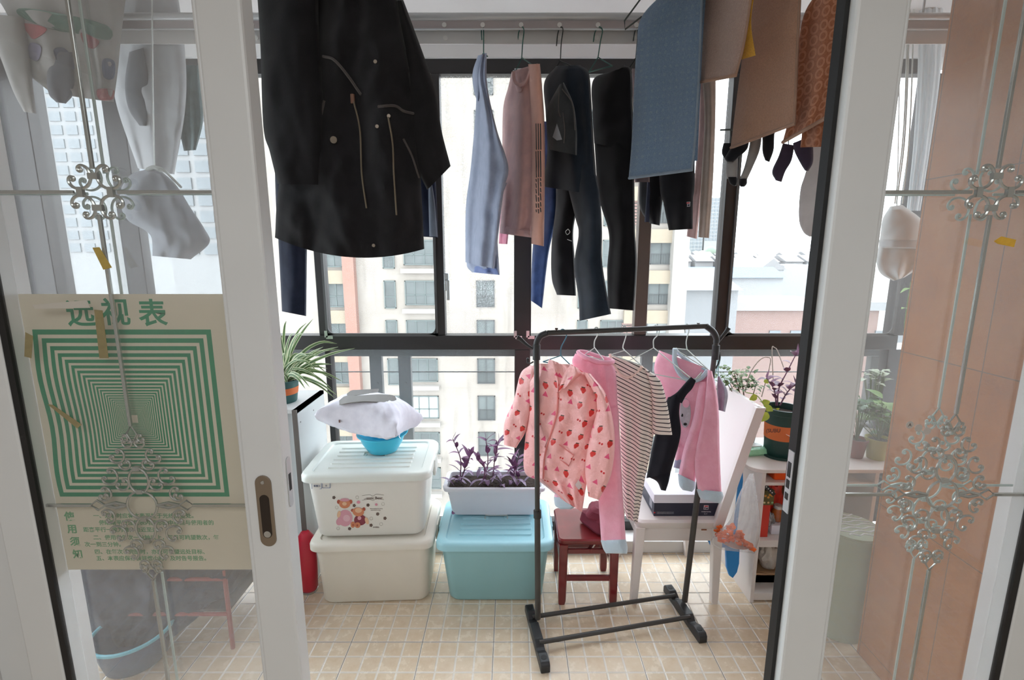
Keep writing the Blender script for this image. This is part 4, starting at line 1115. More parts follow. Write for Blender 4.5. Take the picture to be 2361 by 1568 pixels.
shape('heart_print', Mpk, [(745, 650, 48, 40, 0, 1)]); shape('heart_print', Mpk, [(1205, 710, 34, 32, 0, 1)])
for x, y in ((185, 785), (712, 522), (1378, 695), (1075, 1072), (1330, 1215), (220, 1325)):
    px, py = cc(x, y); b = NB(); pts = [DB(px+3.6*math.cos(a), py+3.6*math.sin(a), .0012) for a in [2*PI*i/10 for i in range(10)]]
    tube(b, pts, .0006, 4, closed=True); obj('ring_print', b, mcol('print_grey', (176, 168, 156)), TB)
def tlabel(s, x, y, size, m, T, DD=None, rot=0, off=.0003, crop=True, name='lettering'):
    px, py = cc(x, y) if crop else (x, y)
    q = (DD or DB)(px, py, .0015)
    b = text_bm(s, size, .0004, off, M=upright(q, rot)); return obj(name, b, m, T, smooth=False)
tlabel('Classic Bear', 1110, 545, .018, Mdk, TB)
for y_ in (480, 600):
    b = NB(); px, py = cc(840, y_); qx, qy = cc(1400, y_-15)
    tube(b, DB.path([(px, py), ((px*2+qx)/3, py-2), ((px+qx)/2, py+1), ((px+2*qx)/3, qy-2), (qx, qy)], 16, .0012), .0006, 4); obj('flourish_print', b, Mdk, TB)
tlabel('More exciting for loving', 1205, 815, .0058, Mdk, TB, off=.0001); tlabel('experience to bear', 1190, 855, .0058, Mdk, TB, off=.0001)
tlabel('长城塑业', 1200, 1300, .0075, Mdk, TB, off=.0001)
Mbl = mcol('print_blue', (64, 100, 156))
b = NB()
for x0_, x1_, y0_, y1_ in ((719, 741, 1113, 1127), (743, 761, 1108, 1125)):
    q = [DB(x, y, .001) for x, y in ((x0_, y0_), (x1_, y0_), (x1_, y1_), (x0_, y1_))]
    if all(q): tube(b, q, .0012, 4, closed=True)
obj('size_frame_print', b, Mbl, TB)
tlabel('新塑工', 731, 1121, .010, mcol('print_dark_blue', (50, 70, 110)), TB, crop=False, off=.0001, name='size_lettering')
tlabel('58', 752, 1112, .009, mcol('print_dark_blue2', (50, 70, 110)), TB, crop=False, off=.0001, name='size_lettering'); tlabel('公', 752, 1120, .009, mcol('print_dark_blue3', (50, 70, 110)), TB, crop=False, off=.0001, name='size_lettering')

# basin, pillow, insoles
zl = 2*zb_+.002
pb_ = fl(872, 1040, zl); bxx, byy = at(884, 1040, 2.25).x, 2.245
T = thing('wash_basin', (bxx, byy, zl), 'turquoise plastic bowl under the white pillow on the top box', 'bowl')
M_tq = mat('turquoise_plastic', (64, 192, 222), .35, sss=.05)
b = lathe(NB(), [(.062, zl), (.070, zl+.003), (.098, zl+.05), (.110, zl+.085), (.121, zl+.088), (.121, zl+.093), (.106, zl+.093), (.094, zl+.05), (.066, zl+.008)], bxx, byy, 40)
obj('bowl', b, M_tq, T)
p = at(940, 985, 2.12); b = NB(); tube(b, [(bxx+.118, byy, zl+.09), (bxx+.128, byy, zl+.115), (bxx+.112, byy+.01, zl+.125)], .005, 8); obj('hanging_lug', b, M_tq, T)
def pillow_bm(cx, cy, cz, w_, d_, h_, M, n=44, seed=1):
    b = NB(); up, dn = [], []
    for j in range(n+1):
        ru, rd_ = [], []
        for i in range(n+1):
            u, v = 2*i/n-1, 2*j/n-1
            ed = max(0, (1-u**2))**.5*max(0, (1-v**2))**.5
            k = ed**.62
            pin = 1 - .10*(1-abs(v)**2)*abs(u)**6*0
            sx = 1 - .20*(1-v*v)*(abs(u)**2.2); sy = 1 - .20*(1-u*u)*(abs(v)**2.2)
            x, y = u*w_/2*sy*sx, v*d_/2*sx*sy
            wr = .006*noise.noise(Vector((x*24, y*24, seed)))*(.3+abs(u)**2+abs(v)**2) + .0035*math.sin(math.atan2(v, u)*24)*(abs(u*v))**.5*k
            ru.append(b.verts.new(M @ Vector((x, y, h_*.62*k+wr)))); rd_.append(b.verts.new(M @ Vector((x, y, -h_*.38*k+wr))))
        up.append(ru); dn.append(rd_)
    for j in range(n):
        for i in range(n):
            b.faces.new((up[j][i], up[j][i+1], up[j+1][i+1], up[j+1][i])); b.faces.new((dn[j][i], dn[j+1][i], dn[j+1][i+1], dn[j][i+1]))
    bmesh.ops.remove_doubles(b, verts=b.verts[:], dist=.0012)
    return b
ctr = at(856, 968, 2.2)
M = Matrix.Translation((ctr.x, 2.2, zl+.182)) @ Matrix.Rotation(.16, 4, 'Y') @ Matrix.Rotation(-.10, 4, 'X') @ Matrix.Rotation(-.22, 4, 'Z')
M_pil = fabric('white_pillow', (222, 220, 232), .04, c2=(232, 230, 240), weave=500, bump=.2)
T = thing('pillow', (ctr.x, 2.2, zl+.09), 'small white pillow resting on the turquoise bowl', 'pillow')
cover = obj('cover', pillow_bm(0, 0, 0, .42, .31, .19, M), M_pil, T)
q = [M @ Vector((x, y, 0)) for x, y in ((.215, -.145), (.225, -.175), (.245, -.20))]
obj('tie_string', tube(NB(), q, .0015, 5), M_pil, T)
DP = Deco(cover)
q = DP(783, 970, .002)
if q: obj('seam_label', bx(NB(), q.x-.003, q.x+.003, q.y-.004, q.y, q.z-.008, q.z+.004), mat('seam_mark', (120, 90, 84), .7), T, smooth=False)
def insole(pts, label, lift):
    mid = []
    A = [DP(x, y, lift) for x, y in pts]; A = [a for a in A if a]
    b = prism(NB(), A, (0, -.001, .005)); return obj('insole', b, mat('insole_foam', (186, 184, 180), .8), smooth=False, bevel=.001, label=label, cat='insole', group='insoles on the pillow')
def insole2(c0, c1, wa, wb, label, lift=.004):
    """sole-shaped slab laid along the pillow from pixel c0 to c1"""
    T = thing('insole', c0 and DP(*((c0[0]+c1[0])/2, (c0[1]+c1[1])/2), lift) or (0, 0, 0), label, 'insole', 'insoles on the pillow')
    b = NB(); rows = []
    n = 24
    for i in range(n+1):
        t = i/n; px = c0[0]+(c1[0]-c0[0])*t; py = c0[1]+(c1[1]-c0[1])*t - 4*math.sin(PI*t)
        wv = (wa+(wb-wa)*t) * (1-.22*math.sin(PI*(t*1.6-.1)) if .06 < t < .7 else 1) * min(1, (1-(1-min(1, t/.10))**2)**.5+.02, (1-(1-min(1, (1-t)/.14))**2)**.5+.02)
        c = DP(px, py, lift)
        if c is None: continue
        e = Vector((0, 1, .28)).normalized()
        rows.append([c-e*wv/2, c+e*wv/2])
    R = []
    if len(rows) < 3: return
    for a, c in rows:
        R.append([b.verts.new(a), b.verts.new(c), b.verts.new(c+Vector((0, 0, .005))), b.verts.new(a+Vector((0, 0, .005)))])
    for A, B in zip(R, R[1:]):
        for k in range(4): b.faces.new((A[k], A[(k+1) % 4], B[(k+1) % 4], B[k]))
    b.faces.new(R[0]); b.faces.new(R[-1][::-1])
    obj('foam_sole', b, mat('insole_foam', (138, 136, 134), .85), T, auto=50)
insole2((782, 926), (914, 922), .072, .060, 'grey insole lying in front on top of the white pillow')
insole2((800, 910), (922, 908), .055, .055, 'grey insole lying behind the other one on the white pillow', .004)

# planter with purple heart
M_soil = mat('soil', (58, 44, 36), .95, var=.3, vs=60, bump=1, bs=80, bd=.02)
M_plw = mat('planter_white', (222, 224, 232), .45, var=.03)
zp = .332; xa, xb = at(1045, 1178, 2.22).x, at(1236, 1178, 2.22).x
T = thing('planter', ((xa+xb)/2, 2.27, zp), 'long white planter with purple trailing plant on the aqua box', 'planter')
pcx, pcy = (xa+xb)/2, 2.275
b = NB(); wq = xb-xa
loft(b, [(wq-.02, .115, .02, zp), (wq, .13, .02, zp+.004), (wq+.005, .135, .02, zp+.02), (wq+.012, .14, .02, zp+.021), (wq+.05, .175, .025, zp+.14), (wq+.085, .20, .03, zp+.142), (wq+.09, .205, .03, zp+.158), (wq+.082, .197, .03, zp+.162), (wq+.05, .17, .02, zp+.160), (wq+.04, .16, .02, zp+.135), (wq+.04, .16, .02, zp+.13)], pcx, pcy)
obj('trough', b, M_plw, T)
b = NB(); loft(b, [(wq+.045, .165, .02, zp+.12), (wq+.04, .16, .02, zp+.140), (wq*.7, .08, .02, zp+.150)], pcx, pcy); obj('soil', b, M_soil, T)
def leaf(bm, base, tip, width, droop=.02, nrm=None, n=7, fold=.25, mi=0, shape=.5):
    base, tip = Vector(base), Vector(tip); d = tip-base; L = d.length
    if L < 1e-5: return
    side = d.cross(nrm or Vector((0, 0, 1)))
    if side.length < 1e-5: side = Vector((1, 0, 0))
    side.normalize(); up = side.cross(d).normalized(); uvl = bm.loops.layers.uv.verify()
    rows = []
    for i in range(n+1):
        t = i/n; c = base + d*t + Vector((0, 0, 1))*(4*t*(1-t)*droop)
        w_ = width*.5*(math.sin(PI*min(1, t**shape*.97+.03)))**.8 if 0 < i < n else width*.06
        rows.append([bm.verts.new(c-side*w_+up*w_*fold), bm.verts.new(c), bm.verts.new(c+side*w_+up*w_*fold)])
    for i in range(n):
        for k in range(2):
            f = bm.faces.new((rows[i][k], rows[i][k+1], rows[i+1][k+1], rows[i+1][k])); f.material_index = mi
            for lp, uu in zip(f.loops, (k/2, (k+1)/2, (k+1)/2, k/2)): lp[uvl].uv = (uu, i/n)
M_purp = leafmat('purple_leaf', (92, 52, 92), (146, 96, 140)); M_purp2 = mat('purple_stem', (116, 76, 104), .5)
def purple_plant(T, stems, Y, lw=.022, ll=.085, seed=1, m=M_purp):
    rn = random.Random(seed)
    for pts in stems:
        P_ = [at(x, y, Y+dy) for x, y, dy in pts]; c = cr(P_, 14)
        st = obj('stem', tube(NB(), c, .0035, 6, .002), M_purp2, T)
        b = NB()
        for i in range(3, 15, 2):
            a = rn.uniform(0, 2*PI); p_ = c[i]; L = ll*rn.uniform(.6, 1.1)
            d = Vector((math.cos(a)*1.0, math.sin(a)*.55, rn.uniform(-.1, .9))).normalized()
            leaf(b, p_, p_+d*L, lw*rn.uniform(.8, 1.2), .008)
            d = Vector((-math.cos(a), -math.sin(a)*.55, rn.uniform(-.1, .9))).normalized()
            if i % 4 == 1 or i > 12: leaf(b, p_, p_+d*L*.8, lw, .008)
        leaf(b, c[-1], c[-1]+Vector((rn.uniform(-.02, .02), 0, .04)), lw*.7, 0)
        obj('leaves', b, m, st)
purple_plant(T, [[(1060, 1110, 0), (1062, 1060, 0), (1044, 1012, 0)], [(1062, 1112, -.02), (1075, 1070, -.03), (1088, 1045, -.03)], [(1118, 1112, 0), (1125, 1060, 0), (1120, 1010, 0)], [(1135, 1112, .01), (1142, 1050, .01), (1150, 1015, 0)], [(1112, 1115, -.02), (1118, 1080, -.03), (1100, 1060, -.03)], [(1180, 1115, 0), (1186, 1085, 0), (1178, 1068, 0)], [(1200, 1112, 0), (1190, 1085, 0), (1196, 1052, 0)]], 2.27, seed=5)
b = NB(); rn = random.Random(9)
for i in range(30):
    x = rn.uniform(-wq/2, wq/2)+pcx; y = pcy+rn.uniform(-.06, .06); a = rn.uniform(0, 2*PI)
    p_ = Vector((x, y, zp+.15)); leaf(b, p_, p_+Vector((math.cos(a)*.07, math.sin(a)*.04-.01, rn.uniform(.0, .05))), .024, .015)
obj('low_leaves', b, leafmat('purple_grey_leaf', (110, 80, 116), (160, 140, 170)), T)
lf = NB(); q = fl(1046, 1186, zp); leaf(lf, q+Vector((0, -.02, .01)), q+Vector((-.005, .03, .012)), .016, .002)
b = lf; obj('fallen_leaf', b, M_purp, label='single purple leaf fallen on the aqua lid left of the planter', cat='leaf')

# red stool
M_red = mat('dark_red_lacquer', (116, 30, 34), .3, var=.25, vs=9, coat=.6)
T = thing('stool', (.35, 2.15, 0), 'low dark red lacquered wooden stool behind the clothes rack', 'stool')
sx0, sx1, sy0, sy1, sh = .222, .482, 2.0, 2.27, .337
b = NB(); loft(b, [(sx1-sx0+.01, sy1-sy0, .02, sh-.028), (sx1-sx0+.022, sy1-sy0+.012, .025, sh-.02), (sx1-sx0+.022, sy1-sy0+.012, .025, sh-.006), (sx1-sx0+.01, sy1-sy0, .02, sh), (sx1-sx0-.05, sy1-sy0-.05, .03, sh-.003)], (sx0+sx1)/2, (sy0+sy1)/2)
obj('seat', b, M_red, T)
for x_ in (sx0+.014, sx1-.014):
    for y_ in (sy0+.014, sy1-.014):
        b = NB(); sg = 1 if x_ > .35 else -1
        loft(b, [(.030, .030, .008, 0, sg*.004, 0), (.036, .036, .008, .02, sg*.003, 0), (.042, .040, .008, sh-.028)], x_, y_); obj('leg', b, M_red, T)
for y_ in (sy0+.012, sy1-.012):
    obj('stretcher', bx(NB(), sx0+.02, sx1-.02, y_-.008, y_+.008, .12, .145), M_red, T, smooth=False, bevel=.003)
    pts = [(sx0+.02, y_-.008, sh-.028), (sx1-.02, y_-.008, sh-.028), (sx1-.02, y_-.008, sh-.075)] + [((sx0+sx1)/2+(.095)*math.cos(a), y_-.008, sh-.075-.0+.012*(-math.sin(a))) for a in [PI*i/8 for i in range(9)]] + [(sx0+.02, y_-.008, sh-.075)]
    b = NB(); bx(b, sx0+.02, sx1-.02, y_-.007, y_+.007, sh-.078, sh-.055); obj('apron', b, M_red, T, smooth=False, bevel=.003)
for x_ in (sx0+.012, sx1-.012):
    obj('stretcher', bx(NB(), x_-.008, x_+.008, sy0+.02, sy1-.02, .16, .185), M_red, T, smooth=False, bevel=.003)
obj('diagonal_slat', bx(NB(), -.008, .008, -.14, .14, -.007, .007, M=Matrix.Translation((.42, 2.13, .275)) @ Matrix.Rotation(-.5, 4, 'Z')), M_red, T, smooth=False)
M_mar = mat('maroon_cloth', (112, 36, 54), .8, var=.15, vs=12)
b = NB()
c0 = Vector((.43, 2.12, sh+.002))
for k, (a, s_, h_) in enumerate(((.5, .085, .055), (-.3, .075, .035))):
    M = Matrix.Translation(c0+Vector((0, -.01*k, .05*k))) @ Matrix.Rotation(a, 4, 'Z') @ Matrix.Rotation(.12*k, 4, 'Y')
    loft(b, [(s_*1.9, s_*1.7, .02, .0), (s_*2, s_*1.8, .02, .01), (s_*1.7, s_*1.6, .03, h_), (s_*1.2, s_*1.1, .03, h_+.012)], 0, 0, M=M)
for v in b.verts: v.co += Vector((noise.noise(v.co*22), noise.noise(v.co*22+Vector((9, 0, 0))), abs(noise.noise(v.co*20+Vector((0, 9, 0))))))*.012
obj('folded_cloth', b, M_mar, smooth=False, label='maroon folded cloth lying on the red stool', cat='cloth')

# garment rack
M_rack = mat('dark_grey_steel', (74, 72, 70), .38, .35); M_rackp = mat('dark_plastic', (44, 44, 46), .45)
BL, BR = fl(1240, 1449), fl(1577, 1408)
TL, TR = at(1237, 800, BL.y), at(1651, 790, BR.y)
TLt = at(1262, 768, BL.y); TRt = at(1628, 752, BR.y)
T = thing('garment_rack', (BL+BR)/2, 'dark grey metal garment rack standing in the middle of the balcony', 'clothes rack')
def fpt(px, py): return fl(px, py, .0)
foot_dir = (fl(1256, 1545)-fl(1218, 1400)); foot_dir.z = 0
BL2 = Vector((BL.x, BL.y, .05)); BR2 = Vector((BR.x, BR.y, .05))
mj = lambda A, B, t: A.lerp(B, t)
midL = mj(BL2, TL, .41)
obj('lower_post', tube(NB(), [BL2, midL], .0125, 16), M_rack, T); obj('lower_post', tube(NB(), [BR2, mj(BR2, TR, .5)], .0125, 16), M_rack, T)
obj('upper_post', tube(NB(), [midL, TL], .0105, 16), M_rack, T); obj('upper_post', tube(NB(), [mj(BR2, TR, .5), TR], .0105, 16), M_rack, T)
dL = (TL-BL2).normalized(); obj('height_collar', tube(NB(), [midL-dL*.016, midL+dL*.016], .016, 16), M_rackp, T)
arc1 = cr([TL, TL+Vector((.002, 0, .02)), TL.lerp(TLt, .45)+Vector((-.004, 0, .018)), TLt], 14)
arc2 = cr([TR, TR+Vector((-.000, 0, .018)), TR.lerp(TRt, .45)+Vector((.004, 0, .016)), TRt], 14)
obj('corner_bend', tube(NB(), arc1, .0125, 14), M_rackp, T); obj('corner_bend', tube(NB(), arc2, .0125, 14), M_rackp, T)
obj('top_bar', tube(NB(), [TLt, TRt], .0105, 14), M_rack, T)
for px, py, Y in ((1283, 760, BL.y), (1610, 748, BR.y)):
    p = at(px, py, Y); b = NB(); tube(b, [p+Vector((0, 0, -.018)), p], .002, 6); tube(b, [p, p+Vector((0, 0, .006))], .006, 8); obj('knob', b, mat('knob', (70, 44, 40), .4), T)
def hooks(P0, sx, Y):
    b = NB(); pts = ([(1232, 806), (1215, 795), (1200, 782), (1192, 778)] if sx < 0 else [(1652, 795), (1662, 780), (1674, 765), (1680, 756)])
    tube(b, cr([at(x, y, Y) for x, y in pts], 12), lambda t: .004+.006*t, 10); obj('side_hook', b, M_rackp, T)
    b = NB(); pts = ([(1230, 834), (1222, 838), (1216, 836), (1217, 828)] if sx < 0 else [(1650, 850), (1656, 838), (1660, 822), (1658, 812)])
    tube(b, cr([at(x, y, Y) for x, y in pts], 12), .003, 8); q = at(*pts[-1], Y); bmesh.ops.create_icosphere(b, subdivisions=2, radius=.006, matrix=Matrix.Translation(q)); obj('small_hook', b, M_rackp, T)
    q = at(1237 if sx < 0 else 1650, 812, Y); obj('hook_block', tube(NB(), [q+Vector((0, 0, -.03)), q+Vector((0, 0, .03))], .015, 12), M_rackp, T)
hooks(TL, -1, BL.y); hooks(TR, 1, BR.y)
def foot(A, B, cen):
    A, B = Vector(A), Vector(B); A.z = B.z = 0; d = (B-A).normalized(); s_ = Vector((-d.y, d.x, 0)); L = (B-A).length
    prof = [(-.0, .0), (-.0, .030), (.012, .042), (.055, .042), (.085, .026), (L/2-.07, .026), (L/2-.045, .044), (L/2+.045, .044), (L/2+.07, .026), (L-.085, .026), (L-.055, .042), (L-.012, .042), (L, .030), (L, .0)]
    b = prism(NB(), [A+d*x-s_*.019+Vector((0, 0, z)) for x, z in prof], s_*.038)
    f = obj('foot_bar', b, M_rackp, T, smooth=False, bevel=.004)
    for x in (.033, L-.033):
        c = A+d*x; obj('socket', tube(NB(), [c+Vector((0, 0, .040)), c+Vector((0, 0, .0428))], .012, 14), M_black, f)
fA = fl(1219, 1408); fB = fl(1258, 1553); foot(fA, fB, BL)
gA = fl(1537, 1362); gB = fl(1621, 1484); foot(gA, gB, BR)
c1, c2 = at(1250, 1430, fA.lerp(fB, .33).y), at(1540, 1381, gA.lerp(gB, .30).y)
def crossbar(ta, tb):
    a, c = fA.lerp(fB, ta), gA.lerp(gB, tb); a.z = c.z = .035
    obj('cross_bar', tube(NB(), [a, c], .0095, 12), M_rack, T)
crossbar(.24, .24); crossbar(.66, .66)

# clothes on the rack
TH = 33
def rp(px):       # plane of the garment whose hook hangs at this pixel on the top bar
    t = (px-1262)/(1628-1262); q = TLt.lerp(TRt, t); return Plane(q.x, q.y, TH)
def zrow(px): t = (px-1262)/(1628-1262); return 768-16*t
# prints
def printmat(name):
    t = NT(name); t.rough(.42); t.b.inputs['Coat Weight'].default_value = .15
    t.b.inputs['Subsurface Weight'].default_value = .0
    uv = t.uv(); sc_ = 17.5
    mp = t.n('ShaderNodeMapping'); t.put(mp.inputs['Vector'], uv); mp.inputs['Rotation'].default_value = (0, 0, .3); mp.inputs['Scale'].default_value = (sc_, sc_, sc_)
    vo = t.n('ShaderNodeTexVoronoi'); vo.voronoi_dimensions = '2D'; vo.inputs['Scale'].default_value = 1.0; vo.inputs['Randomness'].default_value = .55
    t.put(vo.inputs['Vector'], mp.outputs[0])
    sub = t.n('ShaderNodeVectorMath', operation='SUBTRACT'); t.put(sub.inputs[0], mp.outputs[0]); t.put(sub.inputs[1], vo.outputs['Position'])
    x, y, _ = t.xyz(sub.outputs[0]); r, g, bb = (t.n('ShaderNodeSeparateColor'),)*3
    s_ = t.n('ShaderNodeSeparateColor'); t.put(s_.inputs[0], vo.outputs['Color']); R, G = s_.outputs[0], s_.outputs[1]
    def ell(cx, cy, rx, ry):
        a = t.f('DIVIDE', t.f('SUBTRACT', x, cx), rx); b_ = t.f('DIVIDE', t.f('SUBTRACT', y, cy), ry)
        return t.f('LESS_THAN', t.f('ADD', t.f('MULTIPLY', a, a), t.f('MULTIPLY', b_, b_)), 1.0)
    OR = lambda a, b_: t.f('MAXIMUM', a, b_); AND = lambda a, b_: t.f('MULTIPLY', a, b_)
    base = t.mix(0.0, lin((250, 184, 182)), lin((250, 184, 182)))
    # strawberry
    isS = t.f('LESS_THAN', R, .42); berry = OR(ell(0, .0, .22, .19), ell(0, -.10, .14, .19)); crown = OR(ell(-.06, .19, .10, .045), ell(.06, .20, .10, .045))
    c = t.mix(AND(isS, berry), base, lin((214, 44, 40))); c = t.mix(AND(isS, crown), c, lin((84, 60, 44)))
    isT = AND(t.f('GREATER_THAN', R, .42), t.f('LESS_THAN', R, .68))
    tri = AND(t.f('GREATER_THAN', y, -.16), t.f('LESS_THAN', t.f('ADD', t.f('MULTIPLY', t.f('ABSOLUTE', x), 1.7), y), .22))
    c = t.mix(AND(isT, tri), c, lin((232, 84, 124))); 
    isC = t.f('GREATER_THAN', R, .68); ch = OR(ell(-.11, -.05, .08, .08), ell(.10, -.08, .08, .08))
    c = t.mix(AND(isC, ch), c, lin((206, 40, 44)))
    t.col(c); nz = t.noise(t.ocoord(), 16, 4, .6); t.bump(nz, .5, .03)
    return t.m
M_straw = printmat('strawberry_print')
M_straw_in = mat('pink_lining', (232, 140, 136), .5)
def stripemat(kx, nm):
    t = NT(nm); t.rough(.95)
    x, y, _ = t.xyz(t.uv()); nz = t.noise(t.ocoord(), 9, 2)
    px_, py_, pz_ = t.xyz(t.pos())
    yy = t.f('ADD', t.f('ADD', pz_, t.f('MULTIPLY', px_, kx)), t.f('MULTIPLY', nz, .008))
    fr_ = t.f('FRACT', t.f('ADD', t.f('DIVIDE', yy, .0165), 100.0)); k = t.f('LESS_THAN', fr_, .24)
    t.col(t.mix(k, lin((238, 226, 218)), lin((62, 56, 62)))); return t.m
M_str = stripemat(.42, 'striped_jersey'); M_str2 = stripemat(-.05, 'striped_jersey_sleeve')
M_pf = fabric('pink_fleece', (246, 168, 192), .04, weave=300, bump=.6, fuzz=1, c2=(250, 184, 204)); M_bf = fabric('blue_fleece', (192, 208, 220), .05, weave=300, bump=.6, fuzz=1)
M_cami = fabric('black_jersey', (30, 30, 38), .15); M_ecru = fabric('ecru_rib', (238, 216, 204), .04)
def rack_hanger(px, P, pts, sl, sr, neck, m, label, low=None):
    return hanger(P, pts+[neck], sl, sr, m, label, .0023, low, 'wire hangers on the rack')
# 5 pink fleece top (farthest right)
P = rp(1588)
T = thing('fleece_pullover', P(1610, 1160), 'pink fleece top with light blue collar and cuffs, rightmost on the rack', 'sweatshirt')
body = obj('body', ribbon(NB(), [(1520, 808), (1508, 850), (1520, 900), (1530, 960), (1556, 1020), (1556, 1064)], [(1632, 850), (1648, 880), (1645, 940), (1632, 1000), (1618, 1030), (1608, 1068)], P, .06, 1.5, .006, 30, 36, 50, off=-.02), M_pf, T)
obj('hem_band', ribbon(NB(), [(1556, 1060), (1553, 1078)], [(1610, 1060), (1608, 1090)], P, .06, 1.5, .006, 20, 6, 50, off=-.02), fabric('lilac_fleece', (164, 160, 186), .05), T)
def sleeve(Lp, Rp, cuffL, cuffR, off, seed):
    s_ = obj('sleeve', ribbon(NB(), Lp, Rp, P, .055, 1, .005, 20, 36, seed, off=off), M_pf, T)
    obj('cuff', ribbon(NB(), cuffL, cuffR, P, .062, 1, .005, 20, 8, seed, off=off, top=.9), M_bf, s_)
sleeve([(1612, 880), (1598, 960), (1575, 1040), (1564, 1096)], [(1640, 880), (1630, 980), (1612, 1050), (1602, 1118)], [(1563, 1092), (1566, 1118), (1574, 1130)], [(1604, 1112), (1602, 1126), (1596, 1134)], .01, 52)
sleeve([(1632, 852), (1622, 950), (1602, 1060), (1609, 1133)], [(1642, 856), (1656, 930), (1660, 1060), (1664, 1140)], [(1606, 1128), (1612, 1145), (1618, 1152)], [(1665, 1134), (1668, 1146), (1661, 1161)], .035, 51)
b = NB(); wire(b, [(1556, 804), (1556, 835), (1568, 862), (1592, 878), (1616, 872), (1632, 855)], P, .010, off=.022, n=24, seg=8); wire(b, [(1556, 804), (1572, 822), (1600, 842), (1632, 855)], P, .008, off=-.01, n=16, seg=8)
obj('collar', b, M_bf, T)
D = Deco(body); q = [D(1580+13*math.cos(a), 952+34*math.sin(a), .002) for a in [2*PI*i/18 for i in range(18)]]
if all(q): obj('bear_patch', prism(NB(), q, P.n*.002), fabric('grey_plush', (196, 184, 192), .05, weave=200, bump=.8), T, smooth=False)
for (cx, cy, rx, ry, mm) in ((1582, 930, 8, 10, M_pf), (1573, 957, 2.5, 4, M_black), (1580, 978, 4, 3, M_black)):
    q = [D(cx+rx*math.cos(a), cy+ry*math.sin(a), .005) for a in [2*PI*i/12 for i in range(12)]]
    if all(q): obj('face_stitching', prism(NB(), q, P.n*.002), mm, T, smooth=False)
rack_hanger(1588, P, [(1580, 768), (1578, 754), (1584, 747), (1589, 756), (1585, 775), (1582, 790)], (1552, 803), (1632, 852), (1584, 806), M_wirew, 'white wire hanger inside the pink fleece top')
# 4 camisole
P = rp(1520)
T = thing('camisole', P(1530, 1130), 'black camisole hanging in front of the pink fleece top', 'camisole')
obj('body', ribbon(NB(), [(1540, 916), (1522, 960), (1504, 1030), (1490, 1103)], [(1572, 908), (1566, 950), (1569, 1004), (1546, 1090)], P, .035, 1.3, .004, 20, 30, 53), M_cami, T)
obj('hem_flap', ribbon(NB(), [(1490, 1098), (1514, 1110), (1524, 1130)], [(1548, 1080), (1542, 1110), (1535, 1132)], P, .025, .8, .003, 14, 10, 54), M_cami, T)
b = ribbon(NB(), [(1593, 869), (1578, 885), (1560, 905), (1540, 918)], [(1605, 878), (1596, 896), (1582, 912), (1572, 930)], P, .012, .4, .001, 10, 16, 55); obj('strap', b, M_cami, T)
rack_hanger(1520, P, [(1506, 758), (1512, 750), (1520, 760), (1517, 772), (1507, 784)], (1432, 842), (1600, 878), (1507, 802), M_wirew, 'wide white wire hanger carrying the black camisole', low=[(1505, 862), (1590, 878), (1614, 870), (1618, 858)])
# 3 striped T-shirt
P = rp(1447)
T = thing('striped_t_shirt', P(1460, 1205), 'cream short sleeved T-shirt with thin black stripes in the middle of the rack', 'T-shirt')
obj('body', ribbon(NB(), [(1404, 818), (1395, 870), (1425, 950), (1432, 1050), (1438, 1160), (1445, 1196)], [(1484, 846), (1516, 880), (1508, 940), (1506, 1010), (1486, 1110), (1470, 1205)], P, .05, 2, .009, 34, 50, 56, off=-.005), M_str, T)
obj('sleeve', ribbon(NB(), [(1486, 848), (1500, 890), (1504, 940), (1504, 1002)], [(1490, 850), (1522, 878), (1538, 930), (1550, 1003)], P, .05, .8, .004, 20, 24, 57, off=.02), M_str2, T)
obj('neckband', wire(NB(), [(1406, 816), (1414, 840), (1430, 862), (1448, 870), (1466, 862), (1481, 845)], P, .006, off=.022, n=24), M_ecru, T)
obj('back_neckline', ribbon(NB(), [(1407, 815), (1428, 828), (1450, 838), (1481, 843)], [(1412, 838), (1430, 852), (1450, 856), (1478, 850)], P, .006, .3, .0, 8, 16, 58, off=-.016), M_str, T)
rack_hanger(1447, P, [(1436, 768), (1434, 758), (1440, 752), (1446, 760), (1442, 780), (1436, 800)], (1408, 818), (1478, 842), (1440, 808), M_wirew, 'white wire hanger inside the striped T-shirt')
# 2 pink fleece trousers
P = rp(1375)
T = thing('fleece_trousers', P(1420, 1278), 'pink fleece trousers with a light blue ankle cuff, second from the left on the rack', 'trousers')
obj('waist', ribbon(NB(), [(1326, 815), (1320, 840), (1350, 900), (1370, 980)], [(1410, 838), (1420, 860), (1424, 930), (1428, 1000)], P, .055, 4, .003, 34, 24, 59, off=-.01), M_pf, T)
lg = obj('leg', ribbon(NB(), [(1370, 940), (1378, 1060), (1380, 1150), (1386, 1248)], [(1426, 940), (1432, 1060), (1437, 1150), (1443, 1246)], P, .055, 1.2, .004, 22, 30, 60), M_pf, T)
obj('cuff', ribbon(NB(), [(1385, 1246), (1390, 1264), (1397, 1276)], [(1443, 1244), (1447, 1262), (1446, 1277)], P, .062, 1.2, .004, 22, 8, 60, top=.9), M_bf, lg)
lg = obj('leg', ribbon(NB(), [(1300, 930), (1285, 1050), (1278, 1148)], [(1360, 930), (1345, 1050), (1332, 1156)], P, .05, 1, .004, 20, 24, 61, off=-.045), M_pf, T)
obj('cuff', ribbon(NB(), [(1277, 1146), (1280, 1165), (1292, 1174)], [(1334, 1150), (1332, 1164), (1318, 1174)], P, .055, 1, .004, 20, 8, 61, off=-.045, top=.9), M_bf, lg)
b = NB(); q = cr([P(x, y, o) for x, y, o in ((1333, 812, .0), (1350, 824, .022), (1378, 834, .026), (1404, 836, .012), (1412, 832, -.02), (1380, 822, -.028), (1350, 812, -.022))], 40, True)[:-1]
tube(b, q, .009, 8, closed=True); obj('waistband', b, M_pf, T)
